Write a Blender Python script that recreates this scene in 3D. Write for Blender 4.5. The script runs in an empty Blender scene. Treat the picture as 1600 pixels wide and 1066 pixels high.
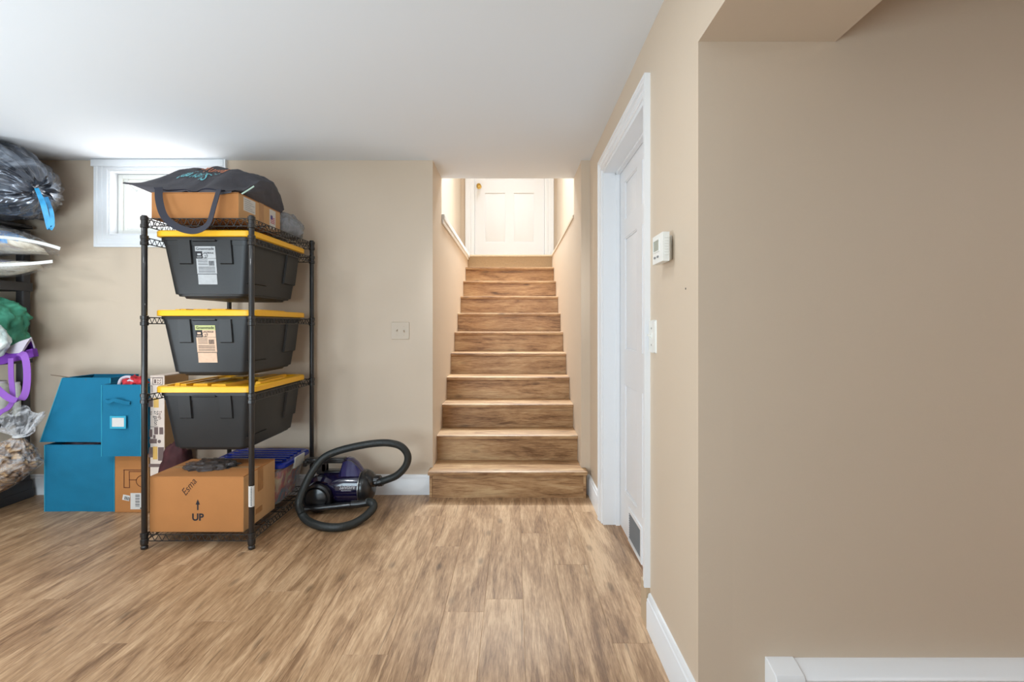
import bpy, math, random
from mathutils import Vector, Matrix, noise
random.seed(7)
S = bpy.context.scene
C = S.collection
PI = math.pi

# ---------------------------------------------------------------- camera, light, exposure
H = 1.125; F = 768.0
cam_d = bpy.data.cameras.new('camera'); cam = bpy.data.objects.new('camera', cam_d); C.objects.link(cam)
cam.location = (0, 0, H); cam.rotation_euler = (PI/2, 0, 0)
cam_d.sensor_width = 36; cam_d.lens = F/1600*36
cam_d.shift_x = -3/1600; cam_d.shift_y = -25/1600
cam_d.clip_start = 0.02
S.camera = cam
S.view_settings.view_transform = 'Standard'; S.view_settings.look = 'None'
S.view_settings.gamma = 1; S.view_settings.use_curve_mapping = False
S.view_settings.exposure = 0.0

w = bpy.data.worlds.new('world'); S.world = w; w.use_nodes = True
bg = w.node_tree.nodes['Background']; bg.inputs[0].default_value = (0.86, 0.93, 1.0, 1); bg.inputs[1].default_value = 16.0

def lamp(name, kind, loc, power, size=0.3, color=(1, 1, 1), aim=None, sizey=None, spread=None):
    d = bpy.data.lights.new(name, kind); d.energy = power; d.color = color
    if kind == 'AREA':
        d.size = size
        if sizey: d.shape = 'RECTANGLE'; d.size_y = sizey
        else: d.shape = 'DISK'
        if spread: d.spread = spread
    else: d.shadow_soft_size = size
    o = bpy.data.objects.new(name, d); C.objects.link(o); o.location = loc
    if aim: o.rotation_euler = (Vector(aim)-Vector(loc)).to_track_quat('-Z', 'Y').to_euler()
    return o
BYW = 3.46
COOL = (0.93, 0.97, 1.0)
lamp('room_lamp_light', 'AREA', (-1.85, 0.55, 2.14), 20, 0.26, COOL, (-1.85, 0.55, 0))
lamp('left_lamp_light', 'AREA', (-2.75, 1.65, 2.14), 9, 0.26, COOL, (-2.75, 1.65, 0))
lamp('side_lamp_light', 'AREA', (2.55, -0.2, 2.14), 18, 0.16, COOL, (2.55, -0.2, 0))
lamp('bounce_fill_light', 'AREA', (-1.6, -0.5, 0.9), 58, 1.5, (0.72, 0.89, 1.0), (-1.3, 1.9, 2.3), 1.5)  # added fill behind the camera, aimed up to brighten the ceiling
lamp('left_fill_light', 'AREA', (-3.0, 0.9, 0.55), 36, 0.9, (0.78, 0.91, 1.0), (-3.0, 1.6, 2.2), 0.9)  # added upward fill that whitens the left part of the ceiling
lamp('window_daylight', 'AREA', (-2.34, BYW, 1.86), 6.5, 0.62, (1.0, 0.98, 0.96), (-2.2, 2.2, 2.35), 0.34)
lamp('stair_front_fill_light', 'AREA', (-0.25, 1.22, 2.14), 3.5, 0.26, COOL, (-0.25, 1.6, 0))  # added fill for the risers; its ceiling fixture is invented too
sp = lamp('stair_fill_spot', 'SPOT', (0.0, 1.0, 2.12), 110, 0.10, COOL, (-0.05, 4.4, 1.05))  # added spot that brightens the risers, no such fitting known
sp.data.spot_size = math.radians(30); sp.data.spot_blend = 0.7
lamp('stairwell_fill_light', 'AREA', (-0.05, 5.1, 4.6), 46, 1.0, (0.82, 0.93, 1.0), (-0.05, 5.05, 0), 1.9, spread=1.35)  # added soft fill for treads and side walls, not a fixture
lamp('stair_lamp_light', 'AREA', (-0.1, 5.55, 4.2), 36, 0.30, (0.82, 0.93, 1.0), (-0.05, 3.3, 0.3), spread=1.6)

def P(px, py, Y):                                   # photograph pixel at depth Y -> a point of the place
    return Vector(((px-803)*Y/F, Y, H-(py-508)*Y/F))

# ---------------------------------------------------------------- materials
def srgb(r, g, b):
    f = lambda c: (c/255/12.92) if c/255 <= 0.04045 else ((c/255+0.055)/1.055)**2.4
    return (f(r), f(g), f(b), 1)
MATS = {}
def mat(name, col, rough=0.6, metal=0.0, var=0.0, vscale=8.0, bump=0.0, bscale=60.0, alpha=1.0, trans=0.0, coat=0.0, spec=0.5, emit=0.0):
    if name in MATS: return MATS[name]
    m = bpy.data.materials.new(name); m.use_nodes = True; nt = m.node_tree; N = nt.nodes; L = nt.links
    b = N['Principled BSDF']; col = srgb(*col)
    b.inputs['Base Color'].default_value = col; b.inputs['Roughness'].default_value = rough
    b.inputs['Metallic'].default_value = metal; b.inputs['Alpha'].default_value = alpha
    b.inputs['Transmission Weight'].default_value = trans; b.inputs['Coat Weight'].default_value = coat
    b.inputs['Specular IOR Level'].default_value = spec
    if emit:
        b.inputs['Emission Color'].default_value = col; b.inputs['Emission Strength'].default_value = emit
    tc = N.new('ShaderNodeTexCoord')
    if var:
        n = N.new('ShaderNodeTexNoise'); n.inputs['Scale'].default_value = vscale; n.inputs['Detail'].default_value = 5
        L.new(tc.outputs['Object'], n.inputs['Vector'])
        r = N.new('ShaderNodeMapRange'); r.inputs['From Min'].default_value = 0.3; r.inputs['From Max'].default_value = 0.7
        r.inputs['To Min'].default_value = 1-var; r.inputs['To Max'].default_value = 1+var
        L.new(n.outputs['Fac'], r.inputs['Value'])
        x = N.new('ShaderNodeVectorMath'); x.operation = 'SCALE'; x.inputs[0].default_value = col[:3]
        L.new(r.outputs[0], x.inputs['Scale']); L.new(x.outputs[0], b.inputs['Base Color'])
    if bump:
        n2 = N.new('ShaderNodeTexNoise'); n2.inputs['Scale'].default_value = bscale; n2.inputs['Detail'].default_value = 4
        L.new(tc.outputs['Object'], n2.inputs['Vector'])
        bp = N.new('ShaderNodeBump'); bp.inputs['Strength'].default_value = bump; bp.inputs['Distance'].default_value = 0.004
        L.new(n2.outputs['Fac'], bp.inputs['Height']); L.new(bp.outputs[0], b.inputs['Normal'])
    MATS[name] = m
    return m

def wood(name, axis, dark, mid, light, rough=0.42, big=1.0):
    m = bpy.data.materials.new(name); m.use_nodes = True; nt = m.node_tree; N = nt.nodes; L = nt.links
    b = N['Principled BSDF']; b.inputs['Roughness'].default_value = rough
    tc = N.new('ShaderNodeTexCoord'); oi = N.new('ShaderNodeObjectInfo')
    mul = N.new('ShaderNodeMath'); mul.operation = 'MULTIPLY'; mul.inputs[1].default_value = 37.0
    L.new(oi.outputs['Random'], mul.inputs[0])
    cv = N.new('ShaderNodeCombineXYZ'); L.new(mul.outputs[0], cv.inputs[0]); L.new(mul.outputs[0], cv.inputs[1]); L.new(mul.outputs[0], cv.inputs[2])
    ad = N.new('ShaderNodeVectorMath'); ad.operation = 'ADD'; L.new(tc.outputs['Object'], ad.inputs[0]); L.new(cv.outputs[0], ad.inputs[1])
    def nz(along, across, detail, dist=0.0):
        mp = N.new('ShaderNodeMapping'); L.new(ad.outputs[0], mp.inputs['Vector'])
        sc = [across]*3; sc[axis] = along; mp.inputs['Scale'].default_value = sc
        n = N.new('ShaderNodeTexNoise'); n.inputs['Scale'].default_value = 1; n.inputs['Detail'].default_value = detail
        n.inputs['Distortion'].default_value = dist; n.inputs['Roughness'].default_value = 0.65
        L.new(mp.outputs[0], n.inputs['Vector']); return n.outputs['Fac']
    def lin(v, k):
        x = N.new('ShaderNodeMath'); x.operation = 'MULTIPLY'; x.inputs[1].default_value = k; L.new(v, x.inputs[0]); return x.outputs[0]
    def add(a, c):
        x = N.new('ShaderNodeMath'); x.operation = 'ADD'; L.new(a, x.inputs[0]); L.new(c, x.inputs[1]); return x.outputs[0]
    v = add(add(lin(nz(1.3*big, 9, 8, 1.3), 0.50), lin(nz(4*big, 60, 7, 0.8), 0.24)), lin(nz(16, 260, 3), 0.26))
    rp = N.new('ShaderNodeValToRGB'); e = rp.color_ramp.elements
    e[0].position = 0.40; e[0].color = srgb(*dark); e[1].position = 0.60; e[1].color = srgb(*light)
    k = e.new(0.49); k.color = srgb(*mid)
    L.new(v, rp.inputs[0])
    # knots
    mp = N.new('ShaderNodeMapping'); L.new(ad.outputs[0], mp.inputs['Vector']); sc = [9.0]*3; sc[axis] = 3.6; mp.inputs['Scale'].default_value = sc
    vo = N.new('ShaderNodeTexVoronoi'); vo.inputs['Scale'].default_value = 1; L.new(mp.outputs[0], vo.inputs['Vector'])
    kr = N.new('ShaderNodeMapRange'); kr.inputs['From Min'].default_value = 0.06; kr.inputs['From Max'].default_value = 0.17; kr.inputs['To Min'].default_value = 0.60; kr.inputs['To Max'].default_value = 1
    L.new(vo.outputs['Distance'], kr.inputs['Value'])
    # thin dark cracks
    ck = nz(2.2, 85, 4, 0.6); cr = N.new('ShaderNodeMapRange'); cr.inputs['From Min'].default_value = 0.33; cr.inputs['From Max'].default_value = 0.39; cr.inputs['To Min'].default_value = 0.62; cr.inputs['To Max'].default_value = 1
    L.new(ck, cr.inputs['Value'])
    tn = N.new('ShaderNodeMapRange'); tn.inputs['To Min'].default_value = 0.975; tn.inputs['To Max'].default_value = 1.025; L.new(oi.outputs['Random'], tn.inputs['Value'])
    m1 = N.new('ShaderNodeMath'); m1.operation = 'MULTIPLY'; L.new(kr.outputs[0], m1.inputs[0]); L.new(cr.outputs[0], m1.inputs[1])
    m2 = N.new('ShaderNodeMath'); m2.operation = 'MULTIPLY'; L.new(m1.outputs[0], m2.inputs[0]); L.new(tn.outputs[0], m2.inputs[1])
    x = N.new('ShaderNodeVectorMath'); x.operation = 'SCALE'; L.new(rp.outputs[0], x.inputs[0]); L.new(m2.outputs[0], x.inputs['Scale'])
    L.new(x.outputs[0], b.inputs['Base Color'])
    bp = N.new('ShaderNodeBump'); bp.inputs['Strength'].default_value = 0.12; bp.inputs['Distance'].default_value = 0.002
    L.new(v, bp.inputs['Height']); L.new(bp.outputs[0], b.inputs['Normal'])
    return m
M_FLOOR = wood('wood_floor', 1, (124, 92, 64), (167, 132, 98), (204, 170, 134))
M_STAIR = wood('wood_stair', 0, (116, 80, 48), (170, 130, 90), (200, 166, 124), 0.45, 1.2)
M_WALL = mat('wall_paint', (212, 194, 173), 0.55, bump=0.06, bscale=220, var=0.012, vscale=2)
M_CEIL = mat('ceiling_paint', (229, 233, 238), 0.85, bump=0.05, bscale=200)
M_TRIM = mat('trim_white', (238, 240, 243), 0.35)
M_DOOR = mat('door_white', (236, 237, 240), 0.38)
M_PLAST = mat('plastic_white', (235, 235, 230), 0.4)
M_ALMOND = mat('plastic_almond', (200, 182, 160), 0.4)
M_DARKH = mat('dark_hole', (40, 38, 36), 0.8)
M_BRASS = mat('brass', (200, 165, 90), 0.25, metal=1)
M_BLK = mat('black_wire', (30, 28, 28), 0.38, coat=0.3)
M_RESIN = mat('black_resin', (52, 50, 52), 0.55, bump=0.1, bscale=120)
M_BIN = mat('bin_black', (27, 28, 30), 0.42, spec=0.5, bump=0.12, bscale=300)
M_YEL = mat('lid_yellow', (250, 188, 30), 0.38)
M_TURQ = mat('fabric_turquoise', (0, 110, 146), 0.85, var=0.08, vscale=5, bump=0.4, bscale=400)
M_TURQ2 = mat('fabric_turquoise_hem', (50, 160, 190), 0.85)
M_CARD = mat('cardboard', (176, 117, 64), 0.8, var=0.06, vscale=5, bump=0.1, bscale=60)
M_CARDL = mat('cardboard_light', (198, 156, 110), 0.8, var=0.06, vscale=6)
M_TAPE = mat('brown_tape', (176, 130, 84), 0.35, var=0.1, vscale=20)
M_INK = mat('ink_black', (28, 26, 34), 0.7)
M_INKB = mat('ink_brown', (96, 48, 26), 0.8)
M_PAPER = mat('paper_white', (208, 206, 202), 0.7, var=0.03, vscale=60)
M_PAPG = mat('sticker_grey', (178, 180, 182), 0.6, var=0.08, vscale=60)
M_PAPO = mat('sticker_peach', (222, 186, 158), 0.6, var=0.08, vscale=60)
M_GREENP = mat('sticker_green', (190, 195, 130), 0.6)
M_TOTE = mat('tote_black', (72, 70, 76), 0.72, var=0.1, vscale=7, bump=0.3, bscale=70)
M_TOTEIN = mat('tote_inside', (28, 28, 44), 0.8)
M_CYAN = mat('print_cyan', (120, 200, 210), 0.7)
M_ORNG = mat('print_orange', (225, 140, 100), 0.7)
M_PURP = mat('tote_purple', (124, 60, 172), 0.8, var=0.1, vscale=12)
M_PURPL = mat('strap_lilac', (142, 88, 180), 0.8)
M_FELT = mat('tote_white', (200, 192, 202), 0.85)
M_GREEN = mat('fabric_green', (62, 138, 112), 0.8, var=0.25, vscale=9, bump=0.4, bscale=40)
M_CORD = mat('drawstring_blue', (60, 165, 220), 0.3, var=0.2, vscale=30)
M_PURV = mat('vacuum_purple', (20, 14, 46), 0.14, coat=0.8)
M_PURT = mat('vacuum_clear_purple', (48, 44, 96), 0.15, coat=0.8, alpha=0.93)
M_VBLK = mat('vacuum_black', (26, 26, 28), 0.3, coat=0.3)
M_HOSE = mat('hose_black', (38, 42, 42), 0.45)
M_SILV = mat('print_silver', (225, 222, 225), 0.4)
M_MAROON = mat('fabric_maroon', (62, 22, 26), 0.8, var=0.3, vscale=25)
M_NICK = mat('nickel', (170, 170, 168), 0.3, metal=1)
M_GRILL = mat('vent_grey', (120, 124, 128), 0.5)
M_CARPET = mat('carpet_beige', (176, 152, 122), 0.95, var=0.12, vscale=150, bump=1.0, bscale=300)
M_FIN = mat('fin_metal', (150, 152, 152), 0.4, metal=0.8)
M_LAMPG = mat('lamp_shade', (250, 246, 238), 0.5)

def film(name, tint, clear, rough=0.12, scale=14, bump=0.8):     # thin clear plastic
    m = bpy.data.materials.new(name); m.use_nodes = True; nt = m.node_tree; N = nt.nodes; L = nt.links
    out = N['Material Output']; b = N['Principled BSDF']; b.inputs['Base Color'].default_value = srgb(*tint); b.inputs['Roughness'].default_value = rough
    tr = N.new('ShaderNodeBsdfTransparent'); mx = N.new('ShaderNodeMixShader')
    tc = N.new('ShaderNodeTexCoord'); n = N.new('ShaderNodeTexNoise'); n.inputs['Scale'].default_value = scale; n.inputs['Detail'].default_value = 6; n.inputs['Distortion'].default_value = 2
    L.new(tc.outputs['Object'], n.inputs['Vector'])
    r = N.new('ShaderNodeMapRange'); r.inputs['From Min'].default_value = 0.40; r.inputs['From Max'].default_value = 0.70
    r.inputs['To Min'].default_value = clear[0]; r.inputs['To Max'].default_value = clear[1]
    L.new(n.outputs['Fac'], r.inputs['Value']); L.new(r.outputs[0], mx.inputs[0])
    bp = N.new('ShaderNodeBump'); bp.inputs['Strength'].default_value = bump; bp.inputs['Distance'].default_value = 0.02
    L.new(n.outputs['Fac'], bp.inputs['Height']); L.new(bp.outputs[0], b.inputs['Normal'])
    L.new(tr.outputs[0], mx.inputs[1]); L.new(b.outputs[0], mx.inputs[2]); L.new(mx.outputs[0], out.inputs[0])
    return m
M_FILM = film('clear_film', (235, 235, 238), (0.12, 0.75))
M_FILMC = film('clear_tub', (215, 222, 230), (0.20, 0.42), 0.15, 5, 0.1)
M_FILMG = film('grey_film', (150, 156, 165), (0.55, 0.95))
M_BLUET = film('blue_tub_lid', (22, 46, 150), (0.85, 0.95), 0.15, 5, 0.1)
M_GLASS = film('window_glass', (235, 240, 245), (0.05, 0.10), 0.03, 2, 0.0)

def crumple(name, cols, scale, rough=0.7, bump=0.9, stretch=(1, 1, 1), metal=0.0, coat=0.0):
    m = bpy.data.materials.new(name); m.use_nodes = True; nt = m.node_tree; N = nt.nodes; L = nt.links
    b = N['Principled BSDF']; b.inputs['Roughness'].default_value = rough; b.inputs['Metallic'].default_value = metal; b.inputs['Coat Weight'].default_value = coat
    tc = N.new('ShaderNodeTexCoord'); mp = N.new('ShaderNodeMapping'); mp.inputs['Scale'].default_value = stretch
    n = N.new('ShaderNodeTexNoise'); n.inputs['Scale'].default_value = scale; n.inputs['Detail'].default_value = 6; n.inputs['Distortion'].default_value = 1.6
    L.new(tc.outputs['Object'], mp.inputs[0]); L.new(mp.outputs[0], n.inputs['Vector'])
    rp = N.new('ShaderNodeValToRGB'); e = rp.color_ramp.elements
    k = len(cols); e[0].position = 0.34; e[0].color = srgb(*cols[0]); e[1].position = 0.66; e[1].color = srgb(*cols[-1])
    for i in range(1, k-1):
        q = e.new(0.34+0.32*i/(k-1)); q.color = srgb(*cols[i])
    L.new(n.outputs['Fac'], rp.inputs[0]); L.new(rp.outputs[0], b.inputs['Base Color'])
    bp = N.new('ShaderNodeBump'); bp.inputs['Strength'].default_value = bump; bp.inputs['Distance'].default_value = 0.02
    L.new(n.outputs['Fac'], bp.inputs['Height']); L.new(bp.outputs[0], b.inputs['Normal'])
    return m
M_TRASH = crumple('trash_bag_sheen', [(40, 44, 54), (84, 90, 102), (150, 158, 170)], 8, 0.22, 0.30, (0.35, 1, 1), 0.45, 0.6)  # pale greys paint the highlights of black plastic into the colour
M_NEWS = crumple('paper_filling', [(44, 32, 24), (120, 88, 58), (170, 134, 92), (205, 176, 138)], 14, 0.8, 1.0, (1, 1, 2))
M_CLOTH1 = crumple('folded_clothes_mixed', [(170, 150, 136), (214, 204, 186), (236, 228, 212), (244, 240, 230)], 7, 0.8, 0.5)
M_CLOTH2 = crumple('folded_clothes_cream', [(176, 164, 148), (226, 220, 206), (244, 240, 230)], 9, 0.8, 0.5)
M_CLOTHB = crumple('folded_clothes_blue', [(60, 110, 180), (110, 165, 220), (150, 195, 235)], 9, 0.8, 0.4)
M_CLOTHN = crumple('folded_clothes_navy', [(50, 60, 110), (80, 95, 150)], 9, 0.8, 0.4)
M_TOYS = crumple('toy_filling', [(60, 130, 150), (130, 125, 140), (210, 100, 90), (225, 205, 160)], 9, 0.7, 0.6)

# ---------------------------------------------------------------- mesh helpers
class MB:
    def __init__(s): s.v = []; s.f = []; s.mi = []; s.cur = 0
    def add(s, vs, fs):
        o = len(s.v); s.v += [Vector(v) for v in vs]; s.f += [[i+o for i in f] for f in fs]; s.mi += [s.cur]*len(fs); return s
    def box(s, x0, x1, y0, y1, z0, z1):
        return s.add([(x0, y0, z0), (x1, y0, z0), (x1, y1, z0), (x0, y1, z0), (x0, y0, z1), (x1, y0, z1), (x1, y1, z1), (x0, y1, z1)],
                     [(3, 2, 1, 0), (4, 5, 6, 7), (0, 1, 5, 4), (1, 2, 6, 5), (2, 3, 7, 6), (3, 0, 4, 7)])
    def hexa(s, b, t):                              # bottom 4, top 4 corners, both counter-clockwise from above
        return s.add(list(b)+list(t), [(3, 2, 1, 0), (4, 5, 6, 7), (0, 1, 5, 4), (1, 2, 6, 5), (2, 3, 7, 6), (3, 0, 4, 7)])
    def quad(s, a, b, c, d): return s.add([a, b, c, d], [(0, 1, 2, 3)])
    def loft(s, rings, caps=True, closed=False):
        n = len(rings[0]); o = []; fs = []
        for r in rings: o += list(r)
        m = len(rings); rng = m if closed else m-1
        for i in range(rng):
            a = i*n; b = ((i+1) % m)*n
            for j in range(n): k = (j+1) % n; fs.append((a+j, a+k, b+k, b+j))
        if caps and not closed: fs.append(tuple(range(n-1, -1, -1))); fs.append(tuple((m-1)*n+j for j in range(n)))
        return s.add(o, fs)
    def tube(s, pts, r, seg=8, caps=True, closed=False):
        pts = [Vector(p) for p in pts]; n = len(pts); rings = []
        t0 = (pts[1]-pts[0]).normalized(); up = Vector((0, 0, 1)) if abs(t0.z) < 0.9 else Vector((1, 0, 0))
        nv = (up-t0*up.dot(t0)).normalized()
        for i, p in enumerate(pts):
            if closed: t = (pts[(i+1) % n]-pts[i-1]).normalized()
            else: t = (pts[min(i+1, n-1)]-pts[max(i-1, 0)]).normalized()
            nv = (nv-t*nv.dot(t)).normalized(); bv = t.cross(nv); rr = r(i/(n-1)) if callable(r) else r
            rings.append([p+nv*rr*math.cos(2*PI*k/seg)+bv*rr*math.sin(2*PI*k/seg) for k in range(seg)])
        return s.loft(rings, caps, closed)
    def lathe(s, prof, origin, axis=(0, 0, 1), seg=24):     # prof: (radius, along)
        ax = Vector(axis).normalized(); u = ax.orthogonal().normalized(); v = ax.cross(u); o = Vector(origin)
        rings = [[o+ax*h+(u*math.cos(2*PI*k/seg)+v*math.sin(2*PI*k/seg))*max(r, 1e-4) for k in range(seg)] for r, h in prof]
        return s.loft(rings)
    def ribbon(s, pts, wv, t=0.003):               # strap: wv width vector
        pts = [Vector(p) for p in pts]; wv = Vector(wv); rings = []
        for i, p in enumerate(pts):
            tt = (pts[min(i+1, len(pts)-1)]-pts[max(i-1, 0)]).normalized(); ww = (wv-tt*wv.dot(tt)).normalized()*wv.length; nn = tt.cross(ww).normalized()*t
            rings.append([p-ww/2-nn/2, p+ww/2-nn/2, p+ww/2+nn/2, p-ww/2+nn/2])
        return s.loft(rings)
    def grid(s, fn, nu, nv, wrapu=False):
        vs = [fn(i/(nu if wrapu else nu-1), j/(nv-1)) for j in range(nv) for i in range(nu)]; fs = []
        for j in range(nv-1):
            for i in range(nu if wrapu else nu-1):
                k = (i+1) % nu; fs.append((j*nu+i, j*nu+k, (j+1)*nu+k, (j+1)*nu+i))
        return s.add(vs, fs)
    def xf(s, mtx): s.v = [mtx @ v for v in s.v]; return s

def rbox(x0, x1, y0, y1, z0, z1, r, n=4):           # loop of a rounded rectangle at z0..z1
    def ring(z, ins=0.0):
        pts = []
        for cx, cy, a0 in ((x1-r, y1-r, 0), (x0+r, y1-r, PI/2), (x0+r, y0+r, PI), (x1-r, y0+r, 1.5*PI)):
            for k in range(n+1):
                a = a0+PI/2*k/n; pts.append(Vector((cx+(r-ins)*math.cos(a), cy+(r-ins)*math.sin(a), z)))
        return pts
    return ring

def wloc(o):
    l = Vector(o.location)
    while o.parent: o = o.parent; l += Vector(o.location)
    return l
def obj(name, mb, mats, parent=None, ang=35, bevel=0.0, kind=None, origin=None):
    me = bpy.data.meshes.new(name)
    vs = mb.v
    if parent: off = wloc(parent)
    elif origin is not None: off = Vector(origin)
    else:
        xs = [v.x for v in vs]; ys = [v.y for v in vs]; zs = [v.z for v in vs]
        off = Vector(((min(xs)+max(xs))/2, (min(ys)+max(ys))/2, min(zs)))
    loc = Vector((0, 0, 0)) if parent else off
    if parent:                                      # part origin at its own centre
        xs = [v.x for v in vs]; ys = [v.y for v in vs]; zs = [v.z for v in vs]
        c = Vector(((min(xs)+max(xs))/2, (min(ys)+max(ys))/2, (min(zs)+max(zs))/2)); loc = c-off; off = c
    me.from_pydata([tuple(v-off) for v in vs], [], mb.f)
    if not isinstance(mats, (list, tuple)): mats = [mats]
    for m in mats: me.materials.append(m)
    if len(mats) > 1: me.polygons.foreach_set('material_index', mb.mi)
    me.polygons.foreach_set('use_smooth', [True]*len(me.polygons))
    me.update(); me.set_sharp_from_angle(angle=math.radians(ang))
    o = bpy.data.objects.new(name, me); C.objects.link(o); o.location = loc
    if parent: o.parent = parent
    if bevel:
        bv = o.modifiers.new('bevel', 'BEVEL'); bv.width = bevel; bv.segments = 2; bv.limit_method = 'ANGLE'; bv.angle_limit = math.radians(40)
    if kind: o['kind'] = kind
    return o
def thing(name, label, cat, loc, group=None, kind=None):
    o = bpy.data.objects.new(name, None); C.objects.link(o); o.location = loc; o.empty_display_size = 0.1
    if kind: o['kind'] = kind
    if label: o['label'] = label
    if cat: o['category'] = cat
    if group: o['group'] = group
    return o
def tag(o, label, cat, group=None):
    o['label'] = label; o['category'] = cat
    if group: o['group'] = group
    return o
def struct(name, mb, m, **k): return obj(name, mb, m, kind='structure', **k)
def sroot(name, loc): return thing(name, None, None, loc, kind='structure')

def lettering(body, size, origin, right, up, m, parent, shear=0.0, name='lettering', align='LEFT', sx=1.0, fn=None, extr=0.0002, bold=0.0):
    cu = bpy.data.curves.new('t', 'FONT'); cu.body = body; cu.size = size; cu.shear = shear; cu.align_x = align; cu.resolution_u = 3; cu.extrude = extr; cu.offset = bold
    to = bpy.data.objects.new('t', cu); C.objects.link(to)
    dg = bpy.context.evaluated_depsgraph_get(); dg.update()
    me = bpy.data.meshes.new_from_object(to.evaluated_get(dg))
    r = Vector(right).normalized(); u = Vector(up).normalized(); n = r.cross(u)
    mb = MB(); o = Vector(origin)
    vs = [o+r*v.co.x*sx+u*v.co.y+n*(v.co.z+0.0006) for v in me.vertices]
    if fn: vs = [fn(v) for v in vs]
    mb.add(vs, [list(p.vertices) for p in me.polygons])
    bpy.data.objects.remove(to); bpy.data.curves.remove(cu); bpy.data.meshes.remove(me)
    return obj(name, mb, m, parent)
def plate(mb, o, r, u, w_, h_, t=0.0008):           # thin rectangular print or sticker standing proud of a face
    o = Vector(o); r = Vector(r).normalized(); u = Vector(u).normalized(); n = r.cross(u)*t
    a, b, c, d = o, o+r*w_, o+r*w_+u*h_, o+u*h_
    mb.add([a, b, c, d, a+n, b+n, c+n, d+n], [(4, 5, 6, 7), (0, 1, 5, 4), (1, 2, 6, 5), (2, 3, 7, 6), (3, 0, 4, 7)])
    return mb
def fbm(p, sc=1.0, oct=4): return noise.fractal(Vector(p)*sc, 0.9, 2.0, oct)
def blob(mb, c, r, disp=0.0, dsc=5.0, nu=48, nv=28, e=2.0, flat=None, fn=None, seed=0.0):
    c = Vector(c)
    def f(u, v):
        a = 2*PI*u; b = PI*v-PI/2
        sg = lambda x, p: math.copysign(abs(x)**p, x)
        p = 2.0/e
        d = Vector((sg(math.cos(b), p)*sg(math.cos(a), p), sg(math.cos(b), p)*sg(math.sin(a), p), sg(math.sin(b), p)))
        k = 1+disp*fbm(d+Vector((seed, seed, seed)), dsc)
        q = Vector((c.x+d.x*r[0]*k, c.y+d.y*r[1]*k, c.z+d.z*r[2]*k))
        if fn: q = fn(q, d)
        if flat is not None and q.z < flat: q.z = flat
        return q
    return mb.grid(f, nu, nv, True)

# ---------------------------------------------------------------- the room shell
CE = 2.22; RX = 0.506; BY = 3.268; CY = 1.349
LX = -3.76; UT = 4.7; TY = 6.5; LZ = 1.947
def pieces(name, boxes, m, kind='structure'):
    mb = MB()
    for b in boxes: mb.box(*b)
    return struct(name, mb, m)
floor = struct('floor', MB().box(LX, 3.3, -2.6, BY+0.1, -0.06, -0.006).box(-0.8, 0.8, BY+0.1, TY+0.1, -0.06, -0.006), M_FLOOR)
# planks of the floor
cache = {}
def plank(x0, x1, y0, y1):
    key = (round(x1-x0, 3), round(y1-y0, 3))
    if key not in cache:
        wd, ln = key; g = 0.0002; b = 0.0006; h = 0.0055
        mb = MB()
        b0 = [(-wd/2+g, -ln/2+g, 0), (wd/2-g, -ln/2+g, 0), (wd/2-g, ln/2-g, 0), (-wd/2+g, ln/2-g, 0)]
        m0 = [(x, y, h-b) for x, y, z in b0]
        t0 = [(x-math.copysign(b, x), y-math.copysign(b, y), h) for x, y, z in b0]
        mb.add(b0+m0+t0, [(0, 1, 5, 4), (1, 2, 6, 5), (2, 3, 7, 6), (3, 0, 4, 7), (4, 5, 9, 8), (5, 6, 10, 9), (6, 7, 11, 10), (7, 4, 8, 11), (8, 9, 10, 11)])
        me = bpy.data.meshes.new('plank'); me.from_pydata([tuple(v) for v in mb.v], [], mb.f); me.materials.append(M_FLOOR); cache[key] = me
    o = bpy.data.objects.new('plank', cache[key]); C.objects.link(o); o.parent = floor
    o.location = Vector(((x0+x1)/2, (y0+y1)/2, -0.0058))-Vector(floor.location)
PW = 0.156; PL = 1.22; x = RX; col = 0
while x > LX:
    xa = max(x-PW, LX); y = BY; off = [0.31, 0.93, 0.55, 1.16, 0.12, 0.74][col % 6]+0.03*(col % 4)
    ys = [BY]; yy = BY-off
    while yy > -1.2: ys.append(yy); yy -= PL
    ys.append(-1.2)
    for k in range(len(ys)-1):
        if ys[k]-ys[k+1] > 0.02: plank(xa, x, ys[k+1], ys[k])
    x = xa; col += 1
x = RX; col = 0
while x < 3.2:
    xa = min(x+PW, 3.2); ys = [CY, CY-0.3-0.27*(col % 4), -1.2]
    for k in range(2): plank(x, xa, ys[k+1], ys[k])
    x = xa; col += 1
DY0, DY1, DZ = 1.885, 2.785, 2.0
plank(RX, 0.62, DY0, DY1)

WX0, WX1, WZ0, WZ1 = -2.693, -1.99, 1.725, 2.155
SL, SR = -0.54, 0.447
pieces('wall_back', [(LX, WX0, BY, BY+0.14, 0, CE), (WX1, SL-0.1, BY, BY+0.14, 0, CE), (WX0, WX1, BY, BY+0.14, 0, WZ0), (WX0, WX1, BY, BY+0.14, WZ1, CE)], M_WALL)
pieces('wall_left', [(LX-0.1, LX, -2.6, BY+0.14, 0, CE)], M_WALL)
pieces('wall_rear', [(LX, 3.3, -2.7, -2.6, 0, CE)], M_WALL)
pieces('wall_far_right', [(3.3, 3.4, -2.6, CY+0.1, 0, CE)], M_WALL)
pieces('wall_right', [(RX, RX+0.094, CY, DY0, 0, CE), (RX, RX+0.094, DY1, BY+0.1, 0, CE), (RX, RX+0.094, DY0, DY1, DZ, CE)], M_WALL)
pieces('wall_front_right', [(RX+0.094, 3.3, CY, CY+0.1, 0, CE)], M_WALL)
pieces('wall_soffit', [(RX, 0.882, -2.6, CY, 1.903, CE)], M_WALL)
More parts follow.
